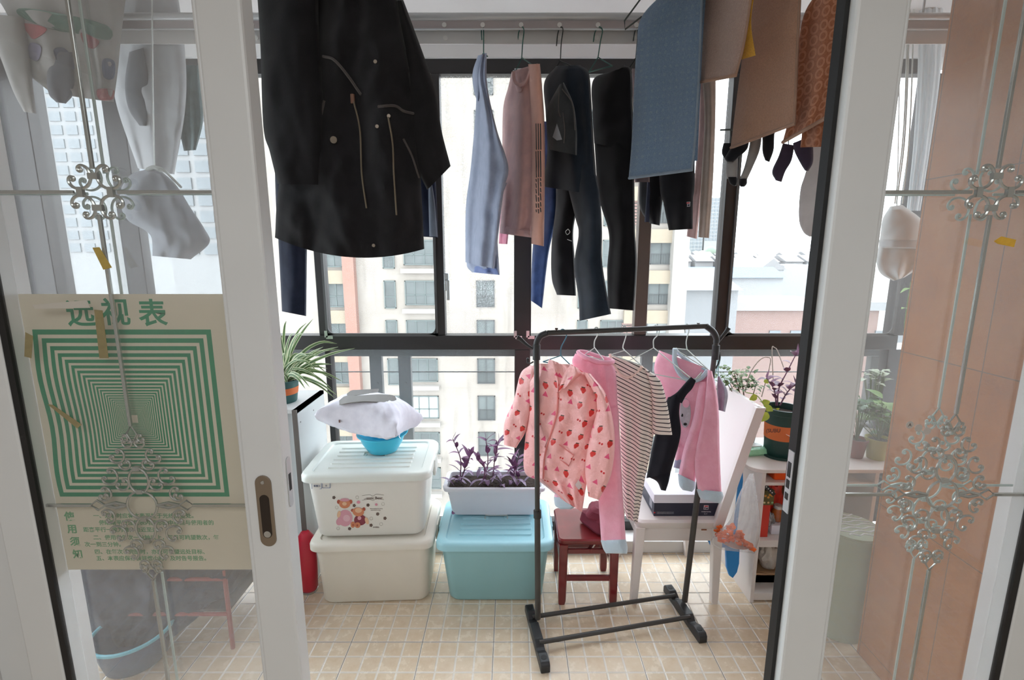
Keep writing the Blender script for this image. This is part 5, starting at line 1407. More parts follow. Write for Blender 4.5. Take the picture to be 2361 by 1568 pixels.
rack_hanger(1375, P, [(1370, 768), (1372, 756), (1379, 757), (1378, 772), (1371, 786), (1370, 800)], (1345, 820), (1392, 830), (1371, 802), M_wirew, 'white wire hanger inside the pink fleece trousers')
# 1 strawberry raincoat
P = rp(1302)
T = thing('child_raincoat', P(1310, 1178), 'pink child raincoat printed with strawberries, leftmost on the rack', 'raincoat')
body = obj('body', ribbon(NB(), [(1232, 838), (1216, 880), (1220, 940), (1212, 1000), (1209, 1086), (1246, 1112), (1300, 1155)], [(1318, 840), (1372, 880), (1386, 930), (1376, 1000), (1362, 1060), (1350, 1130), (1342, 1181)], P, .10, 3, .009, 48, 60, 62, off=.005, crease=.012), M_straw, T)
obj('sleeve', ribbon(NB(), [(1222, 842), (1200, 862), (1184, 925), (1163, 975), (1162, 1026)], [(1240, 846), (1232, 880), (1225, 935), (1214, 990), (1190, 1033)], P, .06, .8, .006, 22, 36, 63, off=.01, crease=.006, hem=.7), M_straw, T)
obj('sleeve', ribbon(NB(), [(1345, 858), (1376, 930), (1360, 1010), (1349, 1080), (1357, 1145)], [(1362, 862), (1398, 912), (1417, 1000), (1410, 1090), (1381, 1153)], P, .075, 1, .006, 24, 40, 64, off=.05, crease=.007, hem=.6), M_straw, T)
obj('hood', ribbon(NB(), [(1266, 828), (1262, 850), (1276, 880), (1284, 905)], [(1292, 838), (1300, 852), (1296, 880), (1288, 908)], P, .08, 2, .008, 20, 20, 65, off=.02, crease=.012), M_straw, T)
obj('hood', ribbon(NB(), [(1314, 842), (1300, 860), (1290, 885), (1287, 905)], [(1332, 848), (1340, 862), (1330, 872), (1310, 890)], P, .07, 1.5, .008, 20, 20, 66, off=.04, crease=.012), M_straw, T)
D = Deco(body); b = NB()
q = D.path([(1286, 905), (1284, 950), (1270, 1000), (1256, 1050), (1252, 1104)], 20, .003)
if len(q) > 3: tube(b, q, .0035, 6)
obj('front_placket', b, M_straw_in, T)
q = [D(x, y, .004) for x, y in ((1266, 1008), (1323, 1050), (1311, 1075), (1256, 1030))]
if all(q): 
    b = NB()
    tube(b, q, .0025, 5, closed=True); obj('pocket_edge', b, M_straw_in, T)
q = [D(x, y, .005) for x, y in ((1334, 1106), (1342, 1120), (1335, 1130), (1326, 1118))]
if all(q): obj('care_label', prism(NB(), q, P.n*.001), M_wmark, T, smooth=False)
rack_hanger(1302, P, [(1290, 772), (1294, 760), (1303, 762), (1306, 776), (1296, 796), (1293, 806)], (1252, 834), (1322, 848), (1293, 820), mat('teal_blue_wire', (44, 110, 130), .4, .2), 'teal wire hanger inside the strawberry raincoat')
# small hanger with grey thing on the right hook
P = Plane(at(1662, 830, BR.y).x, BR.y-.0, 60)
b = NB(); wire(b, [(1650, 860), (1655, 840), (1653, 815), (1658, 811), (1661, 825), (1656, 850), (1657, 885)], P, .002, n=20)
obj('clothes_hanger', b, mat('pale_teal_wire', (140, 190, 190), .4, .2), label='pale teal wire hanger on the right side hook of the rack', cat='hanger')
b = ribbon(NB(), [(1655, 868), (1653, 900), (1655, 945)], [(1660, 868), (1678, 905), (1672, 950)], P, .05, 1.5, .01, 16, 20, 67)
obj('grey_garment', b, fabric('grey_lilac', (150, 144, 158), .2), label='small grey lilac garment bundle hanging at the right end of the rack', cat='clothes')

# white chair with a shoe box
M_ch = mat('white_lacquer', (222, 214, 210), .35, var=.02, sss=0); M_chb = mat('chair_back_white', (226, 218, 216), .4)
T = thing('chair', (.78, 2.2, 0), 'white chair with a tall leaning back panel standing at the right of the rack', 'chair')
yN, yF = 2.0, 2.40; zs = .43
SL, SR_ = at(1468, 1215, yN).x, at(1668, 1215, yN).x
b = NB(); loft(b, [(SR_-SL-.02, yF-yN-.02, .03, zs-.045), (SR_-SL, yF-yN, .035, zs-.035), (SR_-SL+.01, yF-yN+.01, .035, zs-.010), (SR_-SL-.01, yF-yN-.01, .03, zs)], (SL+SR_)/2, (yN+yF)/2)
obj('seat', b, M_ch, T)
obj('apron', bx(NB(), SL+.03, SR_-.01, yN+.02, yN+.04, zs-.115, zs-.04), M_ch, T, smooth=False, bevel=.002)
obj('apron', bx(NB(), SL+.03, SR_-.01, yF-.04, yF-.02, zs-.115, zs-.04), M_ch, T, smooth=False, bevel=.002)
obj('apron', bx(NB(), SL+.015, SL+.035, yN+.03, yF-.03, zs-.115, zs-.04), M_ch, T, smooth=False, bevel=.002)
for x_, dx_ in ((SL+.02, -.012), (SR_-.02, .014)):
    for y_ in (yN+.022, yF-.022):
        b = NB(); loft(b, [(.030, .034, .004, 0, dx_, 0), (.044, .042, .004, zs-.04)], x_, y_); obj('leg', b, M_ch, T)
q = at(1627, 1227, yN); obj('screw_slot', bx(NB(), q.x-.012, q.x+.012, yN+.018, yN+.022, q.z-.003, q.z+.003), mat('brown_scratch', (150, 96, 64), .6), T, smooth=False)
Bn = [at(1661, 1213, yN), at(1690, 1130, yN), at(1722, 1040, yN), at(1759, 939, yN)]
prof = cr(Bn, 12)
b = NB(); rows = []
for i, p_ in enumerate(prof):
    t = i/12; bow = .02*math.sin(PI*t)
    rows.append([(p_.x, yN, p_.z), (p_.x-.022, yN, p_.z+.004)])
for i in range(12):
    a, c = rows[i], rows[i+1]
    w2 = (yF-yN)
    hexa(b, [a[0], a[1], (a[1][0], yF, a[1][2]), (a[0][0], yF, a[0][2]), c[0], c[1], (c[1][0], yF, c[1][2]), (c[0][0], yF, c[0][2])])
bmesh.ops.remove_doubles(b, verts=b.verts[:], dist=.0001)
inner = [f for f in b.faces]
obj('back_panel', b, M_chb, T, auto=30)
for yy in (yN-.012, yF-.010):
    b = NB(); R = []
    for p_ in prof: R.append(p_)
    for i in range(12):
        a, c = prof[i], prof[i+1]
        hexa(b, [(a.x+.008, yy, a.z), (a.x-.034, yy, a.z), (a.x-.034, yy+.022, a.z), (a.x+.008, yy+.022, a.z), (c.x+.008, yy, c.z), (c.x-.034, yy, c.z), (c.x-.034, yy+.022, c.z), (c.x+.008, yy+.022, c.z)])
    bmesh.ops.remove_doubles(b, verts=b.verts[:], dist=.0001)
    obj('back_stile', b, M_ch, T, auto=30)
# shoe box
T = thing('shoe_box', at(1580, 1190, 2.05), 'navy shoe box with a white lid on the seat of the white chair', 'box')
bx0, bx1 = at(1507, 1190, 2.035).x, at(1655, 1190, 2.035).x; by0, by1 = 2.035, 2.25
M_navy = mat('navy_card', (40, 42, 60), .5); M_lidw = mat('white_card', (228, 226, 236), .5)
obj('base', bx(NB(), bx0, bx1, by0, by1, zs+.001, zs+.085), M_navy, T, smooth=False, bevel=.001)
obj('lid', bx(NB(), bx0-.004, bx1+.004, by0-.004, by1+.004, zs+.067, zs+.108), M_lidw, T, smooth=False, bevel=.001)
class FP:
    def __init__(s, y): s.y = y
    def __call__(s, x, y, lift=0): return at(x, y, s.y-lift)
Pf = Plane(0, by0-.0006, 0)
fmark(FP(by0-.0004), 1628, 1170, .021, T, Pf, 0)
for s_, px, py, sz in (('Heritage Sporting', 1628, 1180, .006), ('No. 17', 1627, 1185, .005)):
    obj('lettering', text_bm(s_, sz, .0004, .0001, M=upright(at(px, py, by0-.0008))), M_wmark, T, smooth=False)
for i, py in enumerate((1181, 1184)): obj('lettering', text_bm('Heritage sporting goods since nineteen eleven and on', .0036, .0004, 0, align='LEFT', M=upright(at(1514, py, by0-.0008))), M_wmark, T, smooth=False)
q = at(1509, 1183, by0-.0008); obj('red_tab', bx(NB(), q.x-.004, q.x+.004, by0-.001, by0, q.z-.001, q.z+.005), M_rmark, T, smooth=False)
obj('side_label', bx(NB(), bx0-.001, bx0, by0+.03, by0+.07, zs+.02, zs+.06), mat('grey_label', (150, 152, 160), .6), T, smooth=False)

# white desk with shelves
M_desk = mat('desk_white', (222, 214, 210), .45, var=.02); M_deske = mat('desk_edge', (206, 194, 186), .5); M_inner = mat('brown_back', (120, 88, 62), .7, var=.2, vs=12)
T = thing('desk', (1.5, 2.22, 0), 'white desk with open shelves under it, right of the chair', 'desk')
zd = .674; dx0, dx1, dy0, dy1 = 1.06, 2.2, 2.0, 2.38
b = NB(); n_ = 8; r_ = .06
pts = [(dx1, dy0), (dx1, dy1), (dx0, dy1)] + [(dx0+r_-r_*math.cos(a), dy0+r_-r_*math.sin(a)) for a in [PI/2*i/n_ for i in range(n_+1)]]
prism(b, [(x, y, zd-.018) for x, y in pts], (0, 0, .018)); obj('top', b, M_desk, T, smooth=False, bevel=.003)
obj('side_panel', bx(NB(), 1.115, 1.133, dy0+.012, dy1, 0, zd-.018), M_desk, T, smooth=False, bevel=.002)
obj('side_panel', bx(NB(), 1.62, 1.638, dy0+.012, dy1, 0, zd-.018), M_desk, T, smooth=False, bevel=.002)
obj('side_panel', bx(NB(), 2.18, 2.198, dy0+.012, dy1, 0, zd-.018), M_desk, T, smooth=False, bevel=.002)
Yd = dy0+.015
for pya, pyb, nm in ((1113, 1120, 'shelf'), (1246, 1262, 'shelf'), (1368, 1384, 'bottom_board')):
    za, zb = at(1780, pyb, Yd).z, at(1780, pya, Yd).z
    obj(nm, bx(NB(), 1.133, 1.62, dy0+.015, dy1, max(za, .002), zb), M_desk, T, smooth=False, bevel=.002)
obj('back_panel', bx(NB(), 1.133, 1.62, dy1-.01, dy1, .0, zd-.018), M_inner, T, smooth=False)
q = onx(1711, 1378, 1.115); obj('dowel_cap', tube(NB(), [q, q+Vector((-.002, 0, 0))], .006, 10), mat('dowel', (110, 100, 96), .5), T)
zs1 = at(1780, 1113, Yd).z; zs2 = at(1780, 1246, Yd).z; zs3 = at(1780, 1368, Yd).z
# things on the shelves
def rbox(name, x0, x1, y0, y1, z0, z1, m, label, cat, r=.01, **k):
    b = NB(); w_, d_ = x1-x0, y1-y0
    loft(b, [(w_-.004, d_-.004, r, z0), (w_, d_, r, z0+.003), (w_, d_, r, z1-.003), (w_-.004, d_-.004, r, z1)], (x0+x1)/2, (y0+y1)/2)
    return obj(name, b, m, label=label, cat=cat, **k)
T = thing('plastic_bin', (1.28, 2.1, zs1), 'orange plastic bin on the top shelf of the desk', 'bin')
M_or = mat('orange_plastic', (232, 84, 16), .4)
b = NB(); loft(b, [(.15, .13, .01, zs1+.001), (.16, .14, .01, zs1+.046)], 1.262, 2.105); obj('tub', b, M_or, T)
b = NB(); loft(b, [(.168, .148, .012, zs1+.046), (.168, .148, .012, zs1+.056)], 1.262, 2.105); obj('lid', b, M_or, T)
hx = lambda px, Y: at(px, 1150, Y).x
q0 = at(1754, 1166, 2.03); q1 = at(1788, 1133, 2.03)
T = thing('card_box', (q0.x+.03, 2.05, zs2), 'olive green card packet with flowers standing on the desk shelf', 'packet')
zq = zs2+.001
obj('board', bx(NB(), q0.x, q1.x, 2.035, 2.055, q0.z, q1.z), mat('olive_card', (96, 88, 48), .6), T, smooth=False)
for dx_, c_ in ((.018, (214, 206, 160)), (.036, (206, 170, 120)), (.054, (140, 180, 130))): obj('dot_print', tube(NB(), [(q0.x+dx_, 2.0345, q0.z+.012), (q0.x+dx_, 2.036, q0.z+.012)], .005, 10), mat('dot', c_, .6), T)
for dx_, dz_ in ((.02, .045), (.04, .05), (.034, .038), (.05, .046)): obj('flower_print', tube(NB(), [(q0.x+dx_, 2.0345, q0.z+dz_), (q0.x+dx_, 2.036, q0.z+dz_)], .006, 6), mat('flower', (206, 140, 60), .6), T)
obj('stand', bx(NB(), q0.x+.01, q1.x-.01, 2.04, 2.052, zq, q0.z), mat('red_card', (206, 60, 46), .6), T, smooth=False)
T = thing('remote_control', at(1765, 1125, 2.02), 'slim black remote with white keys leaning above the olive packet', 'remote control')
a_, c_ = at(1757, 1112, 2.025), at(1786, 1142, 2.03)
d_ = c_-a_; nn = Vector((0, 1, 0)); s_ = d_.cross(nn).normalized()*.009
b = hexa(NB(), [a_-s_, a_+s_, a_+s_+nn*.01, a_-s_+nn*.01, c_-s_, c_+s_, c_+s_+nn*.01, c_-s_+nn*.01]); obj('case', b, M_rackp, T, smooth=False, bevel=.001)
for t_ in (.35, .5, .65, .8):
    q = a_.lerp(c_, t_); obj('key', tube(NB(), [q+Vector((0, -.001, 0)), q+Vector((0, .001, 0))], .0028, 8), M_wmark, T)
def blob(name, c, r, m, label, cat, seed=0, k=.35, **kw):
    b = NB(); bmesh.ops.create_icosphere(b, subdivisions=4, radius=1)
    for v in b.verts:
        d = v.co.copy(); f = 1 + k*noise.noise(d*1.8+Vector((seed, 0, 0))) + k*.4*noise.noise(d*5+Vector((seed, 3, 0)))
        v.co = Vector((d.x*r[0]*f, d.y*r[1]*f, max(-r[2]*.85, d.z*r[2]*f))) + Vector(c)
    return obj(name, b, m, label=label, cat=cat, **kw)
M_foil = mat('printed_foil', (200, 196, 196), .25, .3, var=.35, vs=40); M_amber = mat('amber_bottle', (176, 92, 40), .2, var=.3, vs=20, coat=.5)
q = at(1765, 1208, 2.1); blob('snack_bag', (q.x, 2.10, zs2+.055), (.034, .03, .055), mat('silver_snack_foil', (150, 146, 148), .25, .3, var=.6, vs=34), 'silver and dark foil snack bag on the middle shelf', 'bag', 1)
q = at(1782, 1180, 2.16); blob('snack_bag', (q.x+.02, 2.20, zs2+.10), (.045, .03, .095), mat('red_snack_foil', (214, 60, 48), .3, .1, var=.25, vs=30), 'red foil snack bag behind the jar on the middle shelf', 'bag', 2)
T = thing('jar', (q.x+.045, 2.11, zs2+.045), 'amber jar with a foil cap on the middle shelf', 'jar')
jx, jz = at(1786, 1200, 2.11).x+.01, zs2+.046
obj('glass', lathe(NB(), [(.022, jz), (.026, jz+.004), (.026, jz+.045), (.018, jz+.058), (.018, jz+.062)], jx, 2.11, 24), M_amber, T)
obj('cap', lathe(NB(), [(.02, jz+.062), (.02, jz+.075), (.017, jz+.078)], jx, 2.11, 24), M_foil, T)
rbox('carton', jx-.05, jx+.06, 2.06, 2.16, zs2+.001, zs2+.045, M_lidw, 'white carton under the amber jar', 'box', .004)
q = at(1775, 1280, 2.08); blob('rice_bag', (q.x+.03, 2.15, zs3+.115), (.05, .05, .075), mat('offwhite_bag', (214, 204, 194), .7, var=.1, vs=20), 'off white stuffed bag in the lowest compartment', 'bag', 3)
M_card = mat('brown_cardboard', (186, 148, 112), .8, var=.08, vs=20)
T = thing('cardboard_box', (1.33, 2.2, zs3), 'open brown cardboard box under the stuffed bag', 'box')
b = NB(); bx(b, 1.16, 1.60, 2.09, 2.095, zs3, zs3+.05); bx(b, 1.16, 1.60, 2.33, 2.335, zs3, zs3+.05); bx(b, 1.16, 1.165, 2.09, 2.335, zs3, zs3+.05); bx(b, 1.595, 1.6, 2.09, 2.335, zs3, zs3+.05); bx(b, 1.16, 1.6, 2.09, 2.335, zs3, zs3+.04)
obj('carton_body', b, M_card, T, smooth=False)
obj('flap', hexa(NB(), [(1.19, 2.10, zs3+.052), (1.50, 2.10, zs3+.052), (1.52, 2.03, zs3+.085), (1.24, 2.03, zs3+.085), (1.19, 2.10, zs3+.055), (1.50, 2.10, zs3+.055), (1.52, 2.03, zs3+.088), (1.24, 2.03, zs3+.088)]), M_card, T, smooth=False)

# wipes, pots and plants on the desk
b = NB(); q = fl(1745, 1050, zd)
M = Matrix.Translation((q.x+.0, q.y+.03, zd)) @ Matrix.Rotation(.15, 4, 'Z')
loft(b, [(.11, .075, .012, .001), (.125, .09, .015, .012), (.115, .08, .02, .032), (.08, .05, .02, .038)], 0, 0, M=M)
T = thing('wet_wipes', (q.x, q.y+.03, zd), 'mint green packet of wet wipes at the front of the desk', 'wipes')
obj('pack', b, mat('mint_foil', (150, 214, 178), .25, var=.12, vs=30, bump=.6, bs=40, bd=.01), T)
b = NB(); loft(b, [(.06, .04, .01, .0385), (.058, .038, .01, .042)], 0, 0, M=M); obj('flip_lid', b, mat('white_flap', (226, 230, 228), .4), T)
M_gp = mat('dark_green_plastic', (28, 62, 58), .4); M_ob = mat('orange_label', (212, 110, 56), .6)
def pot(T, cx, cy, z, r0, r1, h, m, band=None, seg=36):
    obj('pot', lathe(NB(), [(r0*.96, z), (r0, z+.004), (r1*.96, z+h*.88), (r1*1.04, z+h*.89), (r1*1.06, z+h), (r1*.97, z+h), (r1*.9, z+h*.86), (.002, z+h*.85)], cx, cy, seg), m, T)
    obj('soil', lathe(NB(), [(r1*.9, z+h*.84), (r1*.9, z+h*.88), (r1*.3, z+h*.9)], cx, cy, 24), M_soil, T)
    if band:
        f = lambda t: r0+(r1*.96-r0)*t/.88+.0012
        obj('label_band', lathe(NB(), [(f(.38), z+h*.38), (f(.68), z+h*.68)], cx, cy, seg, cap=False), band, T)
q = fl(1795, 1030, zd); pcx2, pcy2 = at(1800, 1000, 2.16).x, 2.16
T = thing('potted_plant', (pcx2, pcy2, zd), 'dark green pot with an orange band holding a tall purple stemmed plant', 'potted plant')
pr0 = (at(1835, 1020, 2.16).x-at(1757, 1020, 2.16).x)/2*.95; ztop = at(1790, 945, 2.12).z
pot(T, pcx2, pcy2, zd+.001, pr0*.86, pr0*1.02, ztop-zd, M_gp, M_ob)
obj('saucer_rim', lathe(NB(), [(pr0*1.0, zd+.001), (pr0*1.05, zd+.012), (pr0*.9, zd+.012)], pcx2, pcy2, 36), M_gp, T)
q = at(1782, 993, pcy2-pr0*.98); obj('lettering', text_bm('(SUBU', .024, .0008, .0008, M=upright((q.x, pcy2-pr0-.001, q.z))), mat('band_lettering', (120, 66, 50), .6), T, smooth=False)
purple_plant(T, [[(1792, 935, 0), (1796, 895, 0), (1816, 855, 0), (1838, 812, 0)], [(1790, 935, 0), (1785, 900, -.02), (1768, 872, -.03)], [(1798, 935, 0), (1815, 905, 0), (1835, 885, 0)]], 2.16, .028, .06, 8, leafmat('dusky_leaf', (88, 48, 76), (140, 96, 124)))
T = thing('potted_bonsai', (at(1712, 930, 2.28).x, 2.28, zd), 'small leafy green bush in a dark pot behind the white chair back', 'potted plant')
bcx = 1.155; pot(T, bcx, 2.30, zd+.001, .055, .07, .11, M_gp)
M_gl = leafmat('bush_leaf', (70, 96, 58), (128, 150, 96)); b = NB(); rn = random.Random(21)
tr = NB(); q0 = Vector((bcx, 2.27, zd+.1))
for i in range(7):
    e = at(rn.uniform(1668, 1755), rn.uniform(858, 895), 2.27+rn.uniform(-.05, .05)); tube(tr, cr([q0, q0.lerp(e, .5)+Vector((0, 0, .02)), e], 6), .004, 5, .0015)
    for k in range(22):
        c_ = e+Vector((rn.gauss(0, .028), rn.gauss(0, .028), rn.gauss(0, .022))); a = rn.uniform(0, 2*PI)
        leaf(b, c_, c_+Vector((math.cos(a)*.028, math.sin(a)*.028, rn.uniform(-.012, .02))), .020, .003, n=4)
obj('branches', tr, mat('bark', (96, 76, 60), .8), T); obj('foliage', b, M_gl, T)
# vine with yellow green leaves
T = thing('vine_plant', at(1770, 960, 2.12), 'yellow green vine drooping over the desk beside the dark pot', 'plant')
P = Plane(at(1770, 940, 2.08).x, 2.08, 10); b = NB(); wire(b, [(1690+30, 905), (1745, 912), (1762, 935), (1772, 955)], P, .002, n=12); wire(b, [(1752, 925), (1775, 938), (1790, 944)], P, .0015, n=8); obj('stem', b, mat('green_stem', (120, 150, 60), .6), T)
b = NB(); Mvl = leafmat('yellow_green_leaf', (150, 176, 60), (206, 214, 90))
for (x, y, tx, ty, w_) in ((1745, 912, 1728, 922, .03), (1758, 930, 1775, 925, .034), (1764, 936, 1782, 948, .03), (1768, 950, 1756, 972, .04), (1790, 944, 1797, 941, .012), (1762, 876, 1772, 884, .018)):
    leaf(b, P(x, y), P(tx, ty, .01), w_, 0, nrm=P.n, shape=.8)
obj('leaves', b, Mvl, T)
for lab, pts, Y in (('thin wire hook standing in the bonsai pot', [(1718, 905), (1730, 860), (1752, 830), (1770, 824), (1776, 838), (1756, 915)], 2.25), ('taller pale wire hook standing behind the purple plant', [(1783, 880), (1780, 806), (1786, 802), (1793, 810), (1808, 850)], 2.24)):
    b = NB(); tube(b, cr([at(x, y, Y) for x, y in pts], 24), .0022, 6); obj('wire_hook', b, mat('hook_wire', (170, 160, 150), .4, .3), label=lab, cat='hook')
q = at(1825, 1003, 2.08); b = lathe(NB(), [(.02, q.z-.02), (.05, q.z), (.052, q.z), (.02, q.z-.012)], q.x+.03, 2.08, 28)
T = thing('dish', (q.x+.03, 2.08, zd), 'white dish on a stand at the right edge of the desk', 'dish'); obj('plate', b, M_dot, T)
obj('stem', lathe(NB(), [(.03, zd+.001), (.03, zd+.005), (.006, zd+.01), (.006, q.z-.019)], q.x+.03, 2.08, 20), M_dot, T)

# plastic bag with dried peel
P = hangplane(1700, 1200, 1.93, 8)
M_clear = glassmat('clear_bag', 1.6, dust=.22, rough=.12, dustscale=20)
T = thing('plastic_bag', P(1700, 1280), 'clear plastic bag of dried orange peel hanging from the desk edge', 'bag')
b = ribbon(NB(), [(1728, 1092), (1704, 1140), (1682, 1200), (1640, 1245), (1660, 1268)], [(1738, 1092), (1745, 1140), (1752, 1190), (1752, 1235), (1740, 1276)], P, .10, 4, .006, 34, 40, 70, crease=.01, top=.2)
obj('film', b, M_clear, T)
b = NB(); rn = random.Random(4)
q0, q1 = P(1652, 1240), P(1734, 1262)
for i in range(130):
    t = rn.random()**.8; c_ = q0.lerp(q1, t)+Vector((0, rn.uniform(-.03, .03), rn.uniform(.0, .075*math.sin(PI*min(1, t*1.1+.02))+.006))); a = rn.uniform(0, PI)
    M = Matrix.Translation(c_) @ Matrix.Rotation(a, 4, 'Z') @ Matrix.Rotation(rn.uniform(-1, 1), 4, 'X')
    loft(b, [(.012, .007, .002, -.004), (.021, .013, .004, 0), (.013, .009, .003, .005)], 0, 0, M=M)
obj('dried_peel', b, mat('dried_peel', (222, 98, 26), .7, var=.35, vs=30), T, smooth=False, kind='stuff')
b = NB(); lathe(b, [(.03, 0), (.056, .012), (.058, .012), (.03, .003)], 0, 0, 30, sx=1.05, sy=.7)
M = Matrix.Translation((q0.lerp(q1, .5)+Vector((0, 0, -.018)))) @ Matrix.Rotation(.18, 4, 'Y')
for v in b.verts: v.co = M @ v.co
obj('tray', b, M_dot, T)
# blue scoop behind
M_blu = mat('blue_plastic', (40, 140, 214), .4)
P = hangplane(1690, 1280, 2.0, 0)
T = thing('dustpan', P(1688, 1335), 'bright blue plastic scoop hanging between the chair and the desk', 'scoop')
Yb = 2.065
b = prism(NB(), [at(x, y, Yb) for x, y in ((1674, 1262), (1706, 1262), (1705, 1300), (1700, 1320), (1690, 1334), (1682, 1328), (1676, 1310))], (0, .02, 0)); obj('blade', b, M_blu, T, smooth=False, bevel=.004)
b = prism(NB(), [at(x, y, Yb+.01) for x, y in ((1626, 1234), (1660, 1234), (1700, 1255), (1704, 1266), (1640, 1262))], (0, .02, 0)); obj('rim', b, M_blu, T, smooth=False, bevel=.004)
b = prism(NB(), [at(x, y, Yb+.01) for x, y in ((1707, 1080), (1713, 1078), (1714, 1110), (1702, 1200), (1697, 1262), (1689, 1262), (1696, 1180))], (0, .012, 0)); obj('handle', b, M_blu, T, smooth=False, bevel=.003)

# left: narrow stand with spider plant
T = thing('plant_stand', (at(710, 1000, 2.3).x, 2.3, 0), 'pale grey board stand at the left carrying the spider plant', 'stand')
xs1 = onx(733, 1000, -1.0).x
Xb = -.985
zt_ = at(690, 945, 2.12).z
M_std = mat('stand_white', (206, 208, 208), .5); M_stdd = mat('stand_edge', (100, 94, 90), .6)
obj('side_board', bx(NB(), Xb-.018, Xb, 2.12, 2.44, .0, zt_), M_std, T, smooth=False)
obj('front_edge', bx(NB(), Xb-.02, Xb+.001, 2.112, 2.12, .0, zt_), M_stdd, T, smooth=False)
obj('top_board', bx(NB(), Xb-.15, Xb, 2.12, 2.44, zt_-.018, zt_), M_std, T, smooth=False)
obj('side_board', bx(NB(), Xb-.15, Xb-.132, 2.12, 2.44, .0, zt_-.018), M_std, T, smooth=False)
for px, py in ((684, 955), (693, 973), (685, 966), (723, 946)):
    q = onx(px, py, Xb+.001)
    if 2.12 < q.y < 2.44: obj('dowel_hole', tube(NB(), [q, q+Vector((.001, 0, 0))], .003, 8), M_stdd, T)
spx, spy = at(652, 900, 2.25).x, 2.25
T = thing('potted_plant', (spx, spy, zt_), 'spider plant with striped leaves in a green pot at the left', 'potted plant')
rr_ = at(688, 890, 2.25).x-spx
ph_ = at(680, 885, 2.2).z-zt_
pot(T, spx, spy, zt_+.001, rr_*.8, rr_, max(.11, ph_), mat('teal_green_pot', (50, 92, 90), .45), M_ob)
b = NB(); rn = random.Random(12); M_sp2 = leafmat('spider_leaf', (64, 96, 52), (96, 128, 70), (206, 214, 176))
base = Vector((spx+.01, spy, zt_+max(.11, ph_)))
targ = [(722, 735), (783, 806), (818, 803), (790, 880), (778, 912), (766, 840), (714, 893), (700, 888), (740, 880), (735, 820), (700, 770), (680, 790), (745, 800), (765, 875), (715, 840), (690, 815), (730, 855), (640, 760), (620, 800), (600, 850), (640, 900), (660, 740)]
def blade(bm, a, c_, lift, wd, n=12):
    uvl = bm.loops.layers.uv.verify(); a, c_ = Vector(a), Vector(c_); mid = (a+c_)/2+Vector((0, 0, lift)); P_ = cr([a, a.lerp(mid, .6)+Vector((0, 0, lift*.25)), mid.lerp(c_, .35)+Vector((0, 0, lift*.1)), c_], n); rows = []
    for i, p_ in enumerate(P_):
        t = i/n; d = (P_[min(i+1, n)]-P_[max(i-1, 0)]).normalized(); s_ = d.cross(Vector((0, -1, .35))).normalized()
        w_ = wd*.5*(1-t**3)*min(1, .5+t*2)+.0004; rows.append([bm.verts.new(p_-s_*w_+Vector((0, 0, w_*.3))), bm.verts.new(p_), bm.verts.new(p_+s_*w_+Vector((0, 0, w_*.3)))])
    for i in range(n):
        for k in range(2):
            f = bm.faces.new((rows[i][k], rows[i][k+1], rows[i+1][k+1], rows[i+1][k]))
            for lp, uu in zip(f.loops, (k/2, (k+1)/2, (k+1)/2, k/2)): lp[uvl].uv = (uu, i/n)
for x, y in targ + [(x-14+rn.uniform(-25, 25), y+rn.uniform(-20, 25)) for x, y in targ[:16]]: blade(b, base+Vector((rn.uniform(-.02, .02), rn.uniform(-.02, .02), -.01)), at(x, y, spy+rn.uniform(-.12, .06)), rn.uniform(.03, .09), rn.uniform(.012, .018))
obj('leaves', b, M_sp2, T)
# red thing and dark thing behind boxes
T = thing('red_thermos', (at(706, 1310, 2.06).x, 2.08, 0), 'red bottle standing on the floor left of the boxes', 'bottle')
rx = -.985
obj('flask', lathe(NB(), [(.035, .012), (.04, .02), (.045, .15), (.04, .28), (.02, .31)], rx, 2.1, 24), mat('red_plastic', (190, 36, 58), .35), T)
obj('base_ring', lathe(NB(), [(.038, .0), (.04, .012), (.036, .014)], rx, 2.1, 24), M_steel, T)

# ---------------------------------------------------------------- behind the left glass door
YL = 1.85
P = hangplane(150, 150, YL, -8)
T = thing('child_coat', P(150, 240), 'grey child coat with green yoke, red and navy patches behind the left glass door', 'coat')
M_gc = fabric('pale_grey_cotton', (150, 146, 142), .08)
body = obj('body', ribbon(NB(), [(-60, -80), (20, 40), (50, 150), (118, 215)], [(300, -80), (282, 60), (272, 160), (262, 236)], P, .12, 3, .012, 36, 36, 80), M_gc, T)
obj('sleeve', ribbon(NB(), [(-40, 30), (0, 130), (30, 210), (55, 258)], [(60, 40), (70, 130), (76, 200), (84, 262)], P, .07, 1, .006, 16, 24, 81, off=.02), M_gc, T)
obj('dark_sleeve', ribbon(NB(), [(118, 120), (108, 170), (112, 215), (130, 236)], [(170, 120), (172, 170), (170, 215), (152, 239)], P, .06, 1, .006, 16, 24, 82, off=.05), fabric('slate_cotton', (84, 84, 90)), T)
D = Deco(body)
